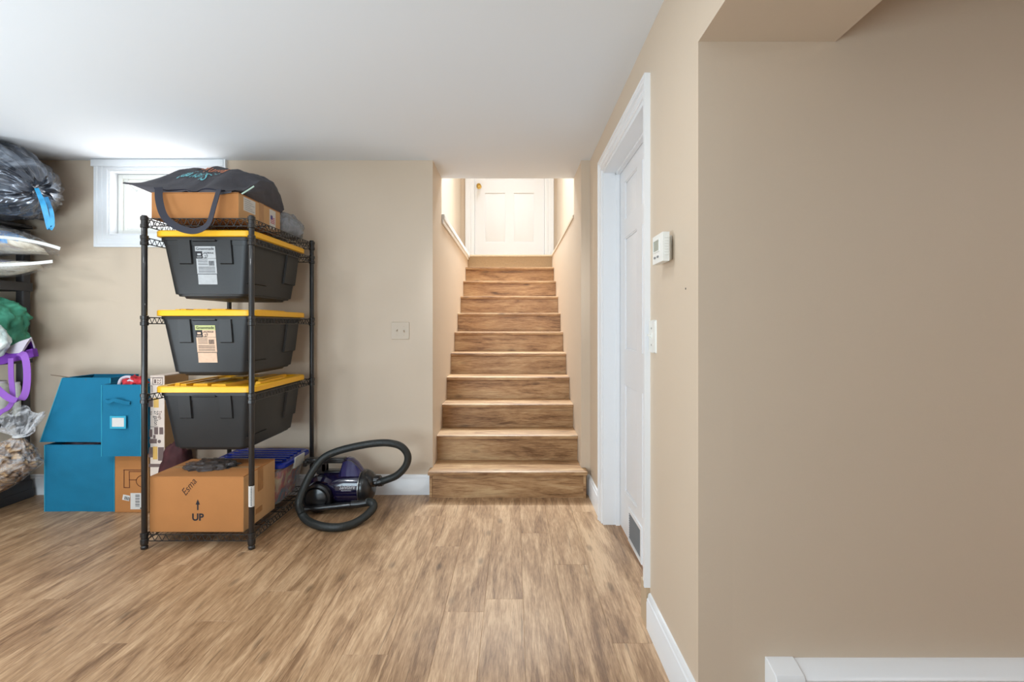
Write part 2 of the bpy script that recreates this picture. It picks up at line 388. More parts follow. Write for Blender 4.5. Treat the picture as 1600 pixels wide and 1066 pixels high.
pieces('ceiling', [(LX, RX, -2.6, BY, CE, CE+0.3), (RX, 3.3, -2.6, CY+0.1, CE, CE+0.3), (SL, SR, BY, 3.67, CE, CE+0.3), (RX, RX+0.2, CY+0.1, BY, CE, CE+0.3)], M_CEIL)
pieces('wall_stair_left', [(SL-0.1, SL, BY, 3.67, 0, CE), (SL-0.1, SL, 3.67, TY, 0, 1.915), (-0.80, -0.70, 3.66, TY, 1.915, UT)], M_WALL)
pieces('wall_stair_right', [(SR, SR+0.059, BY, 3.67, 0, CE), (SR, SR+0.1, 3.67, TY, 0, 1.925), (0.565, 0.665, 3.66, TY, 1.925, UT)], M_WALL)
pieces('wall_stair_upper', [(-0.80, 0.665, 3.56, 3.66, CE+0.3, UT)], M_WALL)
pieces('ceiling_stair', [(-0.80, 0.665, 3.66, TY+0.1, UT, UT+0.1)], M_CEIL)
DU0, DU1 = -0.518, 0.402
pieces('wall_stair_end', [(-0.80, 0.665, TY, TY+0.1, 0, LZ), (-0.80, DU0-0.02, TY, TY+0.1, LZ, UT), (DU1+0.02, 0.665, TY, TY+0.1, LZ, UT), (DU0-0.02, DU1+0.02, TY, TY+0.1, LZ+2.06, UT)], M_WALL)
pieces('door_light_blocker', [(-0.80, 0.665, TY+0.1, TY+0.2, 0, UT)], M_WALL)  # added unseen slab, stops sky light leaking round the upper door
pieces('floor_landing', [(-0.70, 0.565, 5.80, TY, LZ-0.2, LZ)], M_CARPET)
# ledges of the half walls beside the stair
mb = MB(); mb.box(-0.70, SL+0.022, 3.672, 5.80, 1.915, 1.955); mb.box(SL, SL+0.012, 3.672, 5.74, 1.885, 1.915)
struct('trim_1', mb, M_TRIM, bevel=0.003)
struct('trim_2', MB().box(SR-0.006, 0.565, 3.672, 5.80, 1.925, 1.950), M_WALL, bevel=0.002)
struct('trim_3', MB().box(-0.70, SL-0.1, 3.66, 3.672, 1.955, 2.52), M_WALL)

# baseboards
BB = [(0, 0), (0.015, 0), (0.015, 0.098), (0.0135, 0.102), (0.0135, 0.110), (0.010, 0.114), (0.009, 0.124), (0.006, 0.130), (0, 0.132)]
def baseboard(name, a, b, out):
    a = Vector(a); b = Vector(b); out = Vector(out)
    rings = [[p+out*t+Vector((0, 0, h)) for t, h in BB] for p in (a, b)]
    return struct(name, MB().loft(rings), M_TRIM)
baseboard('baseboard_back', (LX, BY, 0), (-0.549, BY, 0), (0, -1, 0))
baseboard('baseboard_right', (RX, CY, 0), (RX, DY0-0.063, 0), (-1, 0, 0))
baseboard('baseboard_right_far', (RX, DY1+0.063, 0), (RX, BY, 0), (-1, 0, 0))
baseboard('baseboard_left', (LX, -2.6, 0), (LX, BY, 0), (1, 0, 0))
baseboard('baseboard_stair_corner', (0.484, BY, 0), (RX, BY, 0), (0, -1, 0))

# casings: profile (u across from inner edge, h proud of wall) swept with mitred corners
CP = [(0, 0), (0, 0.008), (0.004, 0.012), (0.022, 0.012), (0.025, 0.009), (0.028, 0.014), (0.040, 0.018), (0.046, 0.016), (0.049, 0.022), (0.062, 0.022), (0.062, 0)]
def casing(mb, a, b, z0, z1, mp, k=1.0, closed=False, z0b=None):
    rings = []
    z0b = z0 if z0b is None else z0b
    path = [lambda u: (a-u, z0 if not closed else z0-u), lambda u: (a-u, z1+u), lambda u: (b+u, z1+u), lambda u: (b+u, z0b if not closed else z0b-u)]
    for pf in path: rings.append([mp(*pf(u*k), h) for u, h in CP])
    mb.loft(rings, closed=closed); return mb

def six_panel_door(root, cx, wd, zb, ht, mp, panels, m=M_DOOR, thick=0.035):
    """mp(a, z, d): a along the door, z up, d proud of the face."""
    core = MB()
    def bx(mb, a0, a1, z0, z1, d0, d1, ins=0.0):
        b = [mp(a0, z0, d0), mp(a1, z0, d0), mp(a1, z1, d0), mp(a0, z1, d0)]
        t = [mp(a0+ins, z0+ins, d1), mp(a1-ins, z0+ins, d1), mp(a1-ins, z1-ins, d1), mp(a0+ins, z1-ins, d1)]
        mb.hexa(b, t); return mb
    a0, a1 = cx-wd/2, cx+wd/2
    bx(core, a0, a1, zb, zb+ht, -thick, -0.009)
    st = 0.115*wd/0.81; mid = 0.095*wd/0.81
    cols = [(a0+st, cx-mid/2), (cx+mid/2, a1-st)]
    for p, q in ((a0, a0+st), (cx-mid/2, cx+mid/2), (a1-st, a1)): bx(core, p, q, zb, zb+ht, -0.009, 0)
    zs = [zb]+[zb+z for pr in panels for z in pr]+[zb+ht]
    for c0, c1 in cols:
        for i in range(0, len(zs), 2): bx(core, c0, c1, zs[i], zs[i+1], -0.009, 0)
    obj('door_slab', core, m, root, bevel=0.0)
    for c0, c1 in cols:
        for p0, p1 in panels:
            pn = MB(); e = 0.008
            bx(pn, c0+e, c1-e, zb+p0+e, zb+p1-e, -0.0088, -0.002, 0.024)
            # ovolo bead round the recess
            for q in ((c0, c1, zb+p0, zb+p0+0.007), (c0, c1, zb+p1-0.007, zb+p1), (c0, c0+0.007, zb+p0+0.007, zb+p1-0.007), (c1-0.007, c1, zb+p0+0.007, zb+p1-0.007)):
                bx(pn, *q, -0.0088, -0.003)
            obj('panel', pn, m, root)

# door_1 in the right wall
d1 = sroot('door_1', (RX+0.09, (DY0+DY1)/2, 0))
def mpR(a, z, d): return Vector((RX+0.09-d, a, z))
six_panel_door(d1, (DY0+DY1)/2, DY1-DY0-0.044, 0.008, 1.97, mpR, [(0.225, 0.80), (0.985, 1.585), (1.68, 1.885)])
mb = MB(); mb.box(RX-0.004, RX+0.13, DY0-0.001, DY0+0.019, 0.15, DZ); mb.box(RX-0.004, RX+0.13, DY1-0.019, DY1+0.001, 0.0, DZ); mb.box(RX-0.004, RX+0.13, DY0+0.019, DY1-0.019, DZ-0.02, DZ+0.001)
mb.box(RX+0.066, RX+0.088, DY1-0.031, DY1-0.019, 0.0, DZ-0.02); mb.box(RX+0.066, RX+0.088, DY0+0.019, DY1-0.019, DZ-0.032, DZ-0.02)
obj('jamb', mb, M_TRIM, d1)
mb = MB(); casing(mb, DY0, DY1, 0.15, DZ, lambda a, z, h: Vector((RX-h, a, z)), z0b=0.0)
obj('casing', mb, M_TRIM, d1)
obj('plinth', MB().box(RX-0.014, RX+0.02, DY0-0.058, DY0+0.018, 0, 0.15), mat('plinth_beige', (196, 172, 142), 0.7), d1)
k = MB().lathe([(0.028, 0), (0.028, 0.006), (0.012, 0.010), (0.011, 0.022), (0.022, 0.030), (0.026, 0.040), (0.020, 0.050), (0.004, 0.053)], (RX+0.09, DY0+0.085, 0.95), (-1, 0, 0), 20)
obj('door_knob', k, M_BRASS, d1)
gr = MB(); gx = RX+0.09; gr.box(gx-0.006, gx, 2.28, 2.545, 0.012, 0.030); gr.box(gx-0.006, gx, 2.28, 2.545, 0.165, 0.185); gr.box(gx-0.006, gx, 2.28, 2.30, 0.03, 0.165); gr.box(gx-0.006, gx, 2.525, 2.545, 0.03, 0.165)
gro = obj('door_vent', gr, M_TRIM, d1)
sl = MB()
sl.box(gx-0.0015, gx, 2.30, 2.525, 0.03, 0.165)
for i in range(11):
    z = 0.036+i*0.012; sl.hexa([(gx-0.005, 2.30, z), (gx-0.001, 2.30, z+0.004), (gx-0.001, 2.525, z+0.004), (gx-0.005, 2.525, z)][::-1], [(gx-0.005, 2.30, z+0.002), (gx-0.001, 2.30, z+0.006), (gx-0.001, 2.525, z+0.006), (gx-0.005, 2.525, z+0.002)][::-1])
obj('louvre', sl, M_GRILL, gro)

# door_2 at the head of the stair
d2 = sroot('door_2', ((DU0+DU1)/2, TY, LZ))
def mpU(a, z, d): return Vector((a, TY+0.02-d, z))
six_panel_door(d2, (DU0+DU1)/2, DU1-DU0, LZ+0.012, 2.03, mpU, [(0.26, 0.92), (1.08, 1.66), (1.76, 1.93)])
mb = MB(); mb.box(DU0-0.022, DU0-0.002, TY-0.004, TY+0.1, LZ, LZ+2.06); mb.box(DU1+0.002, DU1+0.022, TY-0.004, TY+0.1, LZ, LZ+2.06); mb.box(DU0-0.002, DU1+0.002, TY-0.004, TY+0.1, LZ+2.045, LZ+2.062)
obj('jamb', mb, M_TRIM, d2)
mb = MB(); casing(mb, DU0-0.015, DU1+0.015, LZ, LZ+2.055, lambda a, z, h: Vector((a, TY-h, z)), 1.75)
obj('casing', mb, M_TRIM, d2)
kn = MB().lathe([(0.033, 0), (0.033, 0.006), (0.013, 0.012), (0.012, 0.030), (0.024, 0.036), (0.030, 0.050), (0.026, 0.064), (0.006, 0.070)], (-0.463, TY+0.02, 2.962), (0, -1, 0), 24)
obj('door_knob', kn, M_BRASS, d2)
ss = MB()                                           # foam weatherstrip with worn bits at head
ss.box(DU0, DU1, TY-0.002, TY+0.018, LZ+2.042, LZ+2.05); obj('weatherstrip', ss, M_TRIM, d2)

# window_1, a small basement hopper window set deep in the back wall
w1 = sroot('window_1', ((WX0+WX1)/2, BY, WZ0))
mb = MB(); casing(mb, WX0, WX1, WZ0, WZ1, lambda a, z, h: Vector((a, BY-h, z)), 1.35, closed=True)
mb.box(WX0-0.1, WX1+0.07, BY-0.026, BY, WZ1+0.02, CE-0.002)
obj('casing', mb, M_TRIM, w1)
mb = MB(); t = 0.008
mb.box(WX0, WX0+t, BY, BY+0.14, WZ0, WZ1); mb.box(WX1-t, WX1, BY, BY+0.14, WZ0, WZ1); mb.box(WX0+t, WX1-t, BY, BY+0.14, WZ0, WZ0+t); mb.box(WX0+t, WX1-t, BY, BY+0.14, WZ1-t, WZ1)
obj('window_reveal', mb, M_TRIM, w1)
sa = MB(); y0 = BY+0.062; y1 = BY+0.10
for s_, d_ in ((0.010, 0), (0.040, 0.012)):
    a0, a1, c0, c1 = WX0+s_, WX1-s_, WZ0+s_, WZ1-s_; q = 0.030 if d_ == 0 else 0.022; ya, yb = y0+d_, y1
    sa.box(a0, a0+q, ya, yb, c0, c1); sa.box(a1-q, a1, ya, yb, c0, c1); sa.box(a0+q, a1-q, ya, yb, c0, c0+q); sa.box(a0+q, a1-q, ya, yb, c1-q, c1)
sash = obj('window_sash', sa, M_PLAST, w1, bevel=0.002)
obj('pane', MB().box(WX0+0.062, WX1-0.062, BY+0.085, BY+0.089, WZ0+0.062, WZ1-0.062), M_GLASS, w1)
la = MB(); lx = WX0+0.13
la.tube([(WX0+0.07, BY+0.064, WZ1-0.045), (lx-0.01, BY+0.045, WZ1-0.10), (lx+0.01, BY+0.04, WZ1-0.115)], 0.006, 8)
la.lathe([(0.012, 0), (0.014, 0.008), (0.010, 0.02)], (lx+0.02, BY+0.065, WZ1-0.125), (0, -1, 0), 14); la.box(lx-0.03, lx+0.05, BY+0.052, BY+0.06, WZ1-0.125, WZ1-0.11)
obj('window_latch', la, M_PLAST, w1)
# window well outside: white corrugated liner
mb = MB(); n = 60; pts = []
for i in range(n+1):
    a = PI*i/n; r = 0.42+0.012*math.cos(i*1.3); pts.append(((WX0+WX1)/2+0.46*math.cos(a)*r/0.42, BY+0.16+r*math.sin(a)))
mb.loft([[Vector((x, y, 1.45)) for x, y in pts]+[Vector((x*1.0, y+0.01, 1.45)) for x, y in reversed(pts)], [Vector((x, y, 2.30)) for x, y in pts]+[Vector((x, y+0.01, 2.30)) for x, y in reversed(pts)]])
ww = obj('window_well', mb, mat('well_liner', (235, 236, 238), 0.5)); tag(ww, 'white ribbed window well liner outside the small window', 'window well')

# ---------------------------------------------------------------- staircase
R_ = 0.177; T_ = 0.2565; Y1 = 3.2
def Yk(k): return Y1+T_*(k-1)
st = thing('staircase', 'wood-look staircase with ten risers climbing between beige walls', 'staircase', (-0.045, Y1, 0))
for k in range(1, 11):
    xa, xb = (SL+0.001, SR-0.001) if k > 1 else (-0.546, 0.466)
    y = Yk(k)
    obj('riser', MB().box(xa, xb, y, y+0.018, R_*(k-1), R_*k-0.024), M_STAIR, st)
    n = [(y-0.026, R_*k-0.024), (y-0.028, R_*k-0.012), (y-0.026, R_*k-0.003), (y-0.020, R_*k), (Yk(k+1)+0.018, R_*k), (Yk(k+1)+0.018, R_*k-0.024)]
    if k == 1:                                      # first tread is wider in front of the wall line
        mb = MB(); mb.loft([[Vector((xx, min(yy, BY-0.001), z)) for yy, z in n] for xx in (-0.556, 0.474)])
        mb.box(SL+0.001, SR-0.001, BY-0.001, Yk(2)+0.018, R_-0.024, R_)
        obj('tread', mb, M_STAIR, st)
    else:
        obj('tread', MB().loft([[Vector((xx, yy, z)) for yy, z in n] for xx in (xa, xb)]), M_STAIR, st)
for xa, xb in ((-0.549, -0.532), (0.452, 0.469)):
    obj('corner_trim', MB().box(xa, xb, Y1-0.006, Y1, 0, R_-0.024), M_STAIR, st)
obj('side_panel', MB().box(-0.549, -0.546, Y1, BY-0.001, 0, R_-0.024), M_STAIR, st)
obj('side_panel', MB().box(0.466, 0.469, Y1, BY-0.001, 0, R_-0.024), M_STAIR, st)
y = Yk(11)
mb = MB(); pr = [(y-0.004, R_*10), (y-0.010, LZ-0.03), (y-0.016, LZ-0.018), (y-0.010, LZ-0.002), (y+0.004, LZ+0.004), (y+0.036, LZ+0.004), (y+0.036, R_*10)]
mb.loft([[Vector((xx, yy, z)) for yy, z in pr] for xx in (SL+0.001, SR-0.001)])
o = obj('carpet_riser', mb, M_CARPET, st); o['label'] = 'beige carpeted top riser'

# ---------------------------------------------------------------- wall fittings
def screw(mb, p, n, r=0.0035): mb.lathe([(r, 0), (r, 0.0008), (r*0.6, 0.0012)], p, n, 10)
sw = thing('light_switch', 'beige double toggle light switch plate on back wall left of stairs', 'light switch', (-0.755, BY, 1.028))
mb = MB(); rg = rbox(-0.812, -0.696, -0.058, 0.058, 0, 0, 0.006)
cz = 1.087
mb.loft([[Vector((v.x, BY-d, cz+v.y*(1 if d < 0.004 else 0.96))) for v in rg(0)] for d in (0, 0.003, 0.006)][::-1])
pl = obj('switch_plate', mb, M_ALMOND, sw)
for xx, s in ((-0.777, 1), (-0.731, -1)):
    mb = MB(); mb.box(xx-0.005, xx+0.005, BY-0.008, BY-0.006, cz-0.012, cz+0.012); mb.hexa([(xx-0.004, BY-0.007, cz-0.005), (xx+0.004, BY-0.007, cz-0.005), (xx+0.004, BY-0.007, cz+0.005), (xx-0.004, BY-0.007, cz+0.005)], [(xx-0.003, BY-0.018, cz-0.004+0.007*s), (xx+0.003, BY-0.018, cz-0.004+0.007*s), (xx+0.003, BY-0.018, cz+0.002+0.007*s), (xx-0.003, BY-0.018, cz+0.002+0.007*s)])
    obj('toggle', mb, M_ALMOND, sw)
    for dz in (-0.03, 0.03):
        mb = MB(); screw(mb, (xx, BY-0.006, cz+dz), (0, -1, 0)); obj('screw', mb, M_ALMOND, sw)
sw = thing('light_switch', 'white single toggle light switch on right wall beside door casing', 'light switch', (RX, 1.78, 1.02))
cz = 1.083; cy = 1.778
rg = rbox(-0.036, 0.036, -0.060, 0.060, 0, 0, 0.006)
mb = MB(); mb.loft([[Vector((RX-d, cy+v.x*(1 if d < 0.005 else 0.93), cz+v.y*(1 if d < 0.005 else 0.95))) for v in rg(0)] for d in (0, 0.005, 0.0085)])
obj('switch_plate', mb, M_PLAST, sw)
mb = MB(); mb.box(RX-0.010, RX-0.0085, cy-0.005, cy+0.005, cz-0.012, cz+0.012); mb.hexa([(RX-0.010, cy-0.004, cz-0.004), (RX-0.010, cy+0.004, cz-0.004), (RX-0.010, cy+0.004, cz+0.006), (RX-0.010, cy-0.004, cz+0.006)], [(RX-0.023, cy-0.003, cz+0.004), (RX-0.023, cy+0.003, cz+0.004), (RX-0.023, cy+0.003, cz+0.010), (RX-0.023, cy-0.003, cz+0.010)])
obj('toggle', mb, M_PLAST, sw)
for dz in (-0.030, 0.030):
    mb = MB(); screw(mb, (RX-0.0085, cy, cz+dz), (-1, 0, 0)); obj('screw', mb, M_NICK, sw)

th = thing('thermostat', 'white square thermostat with small display on right wall', 'thermostat', (RX, 1.60, 1.33))
mb = MB(); mb.box(RX-0.018, RX, 1.567, 1.648, 1.333, 1.412)
obj('back_plate', mb, M_PLAST, th, bevel=0.004)
mb = MB(); mb.box(RX-0.040, RX-0.018, 1.540, 1.652, 1.326, 1.418)
for i in range(7):
    z = 1.345+i*0.009; mb.box(RX-0.034, RX-0.022, 1.5385, 1.540, z, z+0.004)
bo = obj('thermostat_cover', mb, M_PLAST, th, bevel=0.003)
mb = MB(); fx = RX-0.040
for q in ((1.575, 1.640, 1.362, 1.366), (1.575, 1.640, 1.400, 1.404), (1.575, 1.579, 1.366, 1.400), (1.636, 1.640, 1.366, 1.400)): mb.box(fx-0.002, fx, *q)
obj('display_bezel', mb, M_PLAST, th)
obj('display', MB().box(fx-0.0006, fx, 1.579, 1.636, 1.366, 1.400), mat('lcd_grey', (150, 160, 150), 0.25), th)
for yy in (1.590, 1.622): obj('button', MB().box(fx-0.003, fx, yy-0.007, yy+0.007, 1.343, 1.349), mat('button_grey', (140, 140, 140), 0.5), th)
mb = MB(); mb.lathe([(0.0035, 0), (0.003, 0.0006)], (RX, 1.448, 1.232), (-1, 0, 0), 8)
tag(obj('nail_hole', mb, M_DARKH), 'tiny dark nail hole in right wall below thermostat', 'nail hole')

# baseboard heater on the near right wall
hx0 = 0.688; hx1 = 3.2; hy = CY
he = thing('baseboard_heater', 'long white baseboard heater at foot of near right wall', 'heater', (1.9, hy, 0))
mb = MB(); a = hx0+0.075
prof = [(0, 0.02), (0, 0.212), (0.010, 0.212), (0.052, 0.198), (0.058, 0.190), (0.058, 0.186), (0.050, 0.190), (0.006, 0.204), (0.006, 0.02)]
mb.loft([[Vector((xx, hy-d, z)) for d, z in prof] for xx in (a, hx1)])
obj('back_panel', mb, M_TRIM, he)
mb = MB(); prof = [(0.052, 0.028), (0.058, 0.028), (0.060, 0.125), (0.054, 0.158), (0.050, 0.158), (0.054, 0.125)]
mb.loft([[Vector((xx, hy-d, z)) for d, z in prof] for xx in (a, hx1)])
obj('front_panel', mb, M_TRIM, he)
mb = MB(); prof = [(0, 0.0), (0, 0.216), (0.012, 0.216), (0.056, 0.202), (0.063, 0.192), (0.064, 0.0)]
mb.loft([[Vector((xx, hy-d, z)) for d, z in prof] for xx in (hx0, a+0.002)])
obj('end_cap', mb, M_TRIM, he, bevel=0.002)
mb = MB()
for i in range(160): xx = a+0.02+i*0.0145; mb.box(xx, xx+0.001, hy-0.048, hy-0.010, 0.07, 0.135)
o = obj('fin', mb, M_FIN, he); o['kind'] = 'stuff'
obj('pipe', MB().tube([(a, hy-0.03, 0.10), (hx1, hy-0.03, 0.10)], 0.010, 12), mat('copper', (180, 110, 70), 0.35, metal=1), he)
obj('damper', MB().hexa([(a, hy-0.050, 0.168), (hx1, hy-0.050, 0.168), (hx1, hy-0.012, 0.182), (a, hy-0.012, 0.182)], [(a, hy-0.050, 0.170), (hx1, hy-0.050, 0.170), (hx1, hy-0.012, 0.184), (a, hy-0.012, 0.184)]), M_GRILL, he)

# ceiling lamps (overhead, out of the picture) that carry the room's light; stair-front one added
for nm, lx_, ly_, lab in (('ceiling_lamp', -0.25, 1.22, 'round flush fill lamp added in front of the stairs'), ('ceiling_lamp', -2.75, 1.65, 'round flush ceiling lamp nearest the small window'), ('ceiling_lamp', -1.85, 0.55, 'round flush ceiling lamp above the open floor'), ('ceiling_lamp', 2.55, -0.2, 'round flush ceiling lamp in the right bay')):
    cl = thing(nm, lab, 'ceiling lamp', (lx_, ly_, CE-0.05))
    obj('base', MB().lathe([(0.15, 0), (0.15, 0.03)], (lx_, ly_, CE-0.031), seg=32), M_PLAST, cl)
    obj('diffuser', MB().lathe([(0.14, 0), (0.14, 0.02)], (lx_, ly_, CE-0.052), seg=32), mat('lamp_glow', (255, 248, 235), 0.5, emit=1.5), cl)

# ---------------------------------------------------------------- black wire shelving unit
XL, XR, YF, YB = -1.856, -1.318, 2.469, 3.205
PH = 1.672
ws = thing('wire_shelving_unit', 'black wire shelving unit with four posts holding yellow-lidded bins', 'shelving unit', ((XL+XR)/2, (YF+YB)/2, 0))
posts = [(XL, YF), (XR, YF), (XL, YB), (XR, YB)]
for x, y in posts:
    mb = MB(); pr = [(0.0125, 0.03), (0.0135, 0.032)]; z = 0.04
    pr += [(0.0135, PH-0.010), (0.012, PH-0.006)]
    p = obj('post', mb.lathe(pr, (x, y, 0), seg=14), M_BLK, ws, ang=50)
    obj('post_cap', MB().lathe([(0.0145, PH-0.008), (0.015, PH-0.004), (0.013, PH+0.003), (0.004, PH+0.005)], (x, y, 0), seg=14), M_BLK, p)
    obj('foot', MB().lathe([(0.010, 0), (0.016, 0.002), (0.017, 0.012), (0.013, 0.018), (0.0175, 0.024), (0.0185, 0.045), (0.015, 0.052)], (x, y, 0), seg=14), M_BLK, p)
def truss(mb, a, b, z1, z0, n, r=0.0028, zr=0.0018):
    a = Vector(a); b = Vector(b)
    mb.tube([a+Vector((0, 0, z1)), b+Vector((0, 0, z1))], r, 6); mb.tube([a+Vector((0, 0, z0)), b+Vector((0, 0, z0))], r, 6)
    pts = []
    for i in range(2*n+1): pts.append(a+(b-a)*(i/(2*n))+Vector((0, 0, z0 if i % 2 == 0 else z1)))
    for i in range(2*n): mb.tube([pts[i], pts[i+1]], zr, 5)
levels = [(1.660, 1.622, True), (1.566, 1.535, False), (1.163, 1.132, False), (0.772, 0.741, False), (0.072, 0.040, True)]
lb = ['top wire mesh shelf', 'upper hanging rail frame', 'middle hanging rail frame', 'lower hanging rail frame', 'bottom wire mesh shelf']
c = 0.017
for li, (z1, z0, mesh_) in enumerate(levels):
    mb = MB()
    truss(mb, (XR, YF+c, 0), (XR, YB-c, 0), z1, z0, 20); truss(mb, (XL, YF+c, 0), (XL, YB-c, 0), z1, z0, 20)
    truss(mb, (XL+c, YB, 0), (XR-c, YB, 0), z1, z0, 14)
    if mesh_:
        truss(mb, (XL+c, YF, 0), (XR-c, YF, 0), z1, z0, 14)
        for i in range(1, 21): x = XL+(XR-XL)*i/21; mb.tube([(x, YF, z1+0.002), (x, YB, z1+0.002)], 0.0015, 5)
        for i in range(1, 4): y = YF+(YB-YF)*i/4; truss(mb, (XL, y, 0), (XR, y, 0), z1-0.001, z0+0.006, 8)
    o = obj('wire_shelf', mb, M_BLK, ws); o['label'] = lb[li]
    for x, y in posts:
        mb = MB()
        for zz in (z1, z0): mb.lathe([(0.0150, -0.010), (0.0185, -0.008), (0.0185, 0.008), (0.0150, 0.010)], (x, y, zz), seg=14)
        mb.lathe([(0.0160, z0), (0.0160, z1)], (x, y, 0), seg=14)
        obj('collar', mb, M_BLK, o)
mb = MB().lathe([(0.0144, 0.215), (0.0144, 0.318)], (XR, YF, 0), seg=14)
o = obj('price_sticker', mb, M_PAPER, ws); o['label'] = 'white paper sticker wrapped round the front right post'
mb = MB()
for i in range(12): mb.box(XR-0.001+0.004, XR+0.008, YF-0.0155, YF-0.0125, 0.222+i*0.008, 0.225+i*0.008)
obj('sticker_print', mb, M_INK, o)

# storage bins
def storage_bin(zr, label, sticker, dx=0.0, dy=0.0):
    t = thing('storage_bin', label, 'storage bin', (-1.585+dx, 2.83+dy, zr-0.31), 'black storage bins with yellow lids')
    X0, X1, Ya, Yb = -1.822+dx, -1.348+dx, 2.520+dy, 3.125+dy; D = 0.307
    def ring(k, ex=0.0, r=0.045):                  # k 0 top .. 1 bottom
        ins = 0.040*k
        return [Vector((v.x, v.y, zr-D*k)) for v in rbox(X0+ins-ex, X1-ins+ex, Ya+ins-ex, Yb-ins*0.9+ex, 0, 0, r)(0)]
    body = [ring(0, 0.0), ring(0.12, 0), ring(0.12, -0.002), ring(0.93, -0.002), ring(0.93, -0.010), ring(0.965, -0.012), ring(0.965, -0.028), ring(1.0, -0.032)]
    inner = [[v+Vector((0, 0, 0.004)) for v in ring(0.99, -0.036)], ring(0.0, -0.005)]
    obj('bin_body', MB().loft(body, caps=True), M_BIN, t, ang=30)
    # flange under lid
    rr = [[Vector((v.x, v.y, zr+dz)) for v in rbox(X0-e_, X1+e_, Ya-e_, Yb+e_, 0, 0, 0.05)(0)] for e_, dz in ((0.001, -0.012), (0.006, -0.012), (0.006, 0.004), (0.001, 0.004))]
    obj('rim', MB().loft(rr), M_BIN, t)
    def fpt(x, z, o_=0.0): return Vector((x, Ya+0.040*(zr-z)/D-o_+0.002, z))
    def spt(y, z, o_=0.0): return Vector((X1-0.040*(zr-z)/D+o_-0.002, y, z))
    def panel(f, a0, a1, z0, z1, th):
        mb = MB(); b = [f(a0, z0, -0.004), f(a1, z0, -0.004), f(a1, z1, -0.004), f(a0, z1, -0.004)]; e = 0.006
        tt = [f(a0+e, z0+e, th), f(a1-e, z0+e, th), f(a1-e, z1, th), f(a0+e, z1, th)]
        mb.hexa(b, tt); return mb
    for a0, a1 in ((X0+0.095, X0+0.168), (X0+0.305, X0+0.378)):
        obj('grip_panel', panel(fpt, a0, a1, zr-0.135, zr-0.012, 0.010), M_BIN, t)
    obj('grip_panel', panel(fpt, X0+0.172, X0+0.300, zr-0.022, zr-0.008, 0.012), M_BIN, t)
    obj('side_panel', panel(spt, Ya+0.40, Yb-0.05, zr-0.205, zr-0.012, 0.010), M_BIN, t)
    obj('side_rib', panel(spt, Ya+0.02, Ya+0.22, zr-0.235, zr-0.229, 0.006), M_BIN, t)
    # lid with raised ribs
    zl = zr+0.005; lid = MB()
    L0, L1, La, Lb = X0-0.018, X1+0.022, Ya-0.022, Yb+0.022
    rg = [[Vector((v.x, v.y, zl+dz)) for v in rbox(L0+i_, L1-i_, La+i_, Lb-i_, 0, 0, 0.05)(0)] for i_, dz in ((0.003, 0), (0, 0.002), (0, 0.026), (0.004, 0.031), (0.030, 0.031), (0.036, 0.020), (0.06, 0.020))]
    lid.loft(rg)
    lo = obj('lid', lid, M_YEL, t, ang=30)
    zt = zl+0.020
    ribs = [(L0+0.10, L0+0.135, La+0.06, Lb-0.30), (L0+0.16, L0+0.24, La+0.07, La+0.34), (L0+0.16, L0+0.24, Lb-0.24, Lb-0.06), (L0+0.27, L0+0.35, La+0.045, La+0.30), (L0+0.27, L0+0.35, Lb-0.26, Lb-0.06), (L1-0.135, L1-0.10, La+0.30, Lb-0.06), (L1-0.075, L1-0.045, La+0.16, Lb-0.20), (L0+0.045, L0+0.075, La+0.10, Lb-0.2)]
    for a0, a1, b0, b1 in ribs:
        mb = MB(); e = 0.004
        mb.hexa([(a0, b0, zt-0.002), (a1, b0, zt-0.002), (a1, b1, zt-0.002), (a0, b1, zt-0.002)], [(a0+e, b0+e, zt+0.018), (a1-e, b0+e, zt+0.018), (a1-e, b1-e, zt+0.018), (a0+e, b1-e, zt+0.018)])
        obj('lid_rib', mb, M_YEL, lo)
    if sticker:
        mm = M_PAPG if sticker == 1 else M_PAPO; hm = M_PAPG if sticker == 1 else M_GREENP
        up = (fpt(0, zr-0.05)-fpt(0, zr-0.25)).normalized(); rt = Vector((1, 0, 0))
        sx = X0+0.182; W_ = 0.104
        def O(x_, z_): return fpt(sx+x_, zr-z_, 0.001)
        mb = MB(); plate(mb, O(0.004, 0.236), rt, up, W_-0.006, 0.052); plate(mb, O(0.002, 0.182), rt, up, W_-0.002, 0.078); plate(mb, O(0.036, 0.103), rt, up, W_-0.036, 0.036); plate(mb, O(0, 0.067), rt, up, W_, 0.025)
        mb.cur = 1; plate(mb, O(0.0, 0.067), rt, up, W_, 0.025, 0.0010); mb.cur = 2; plate(mb, O(0.003, 0.102), rt, up, 0.032, 0.033)
        so = obj('sticker', mb, [mm, hm, M_INK], t)
        so['label'] = 'grey paper product label' if sticker == 1 else 'peach paper product label with green header'
        lettering('Greenmade', 0.0205, O(W_/2, 0.061)-Vector((0, 0.0016, 0)), rt, up, M_INK, so, align='CENTER', sx=0.95)
        lettering('STORAGE', 0.0125, O(W_/2+0.017, 0.080)-Vector((0, 0.0012, 0)), rt, up, M_INK, so, align='CENTER', sx=0.95)
        lettering('27', 0.019, O(W_/2+0.003, 0.100)-Vector((0, 0.0012, 0)), rt, up, M_INK, so, align='CENTER')
        mb = MB()
        for zz in (0.112, 0.120, 0.128, 0.136, 0.148, 0.154, 0.160, 0.168, 0.174): plate(mb, O(0.010, zz)-Vector((0, 0.0010, 0)), rt, up, 0.05 if zz < 0.14 else 0.085, 0.0022, 0.0004)
        for i in range(7): plate(mb, O(0.066+i*0.004, 0.140)-Vector((0, 0.0010, 0)), rt, up, 0.0022, 0.024, 0.0004)
        for i in range(12): plate(mb, O(0.006+i*0.008, 0.184)-Vector((0, 0.0010, 0)), rt, up, 0.005, 0.003, 0.0004)
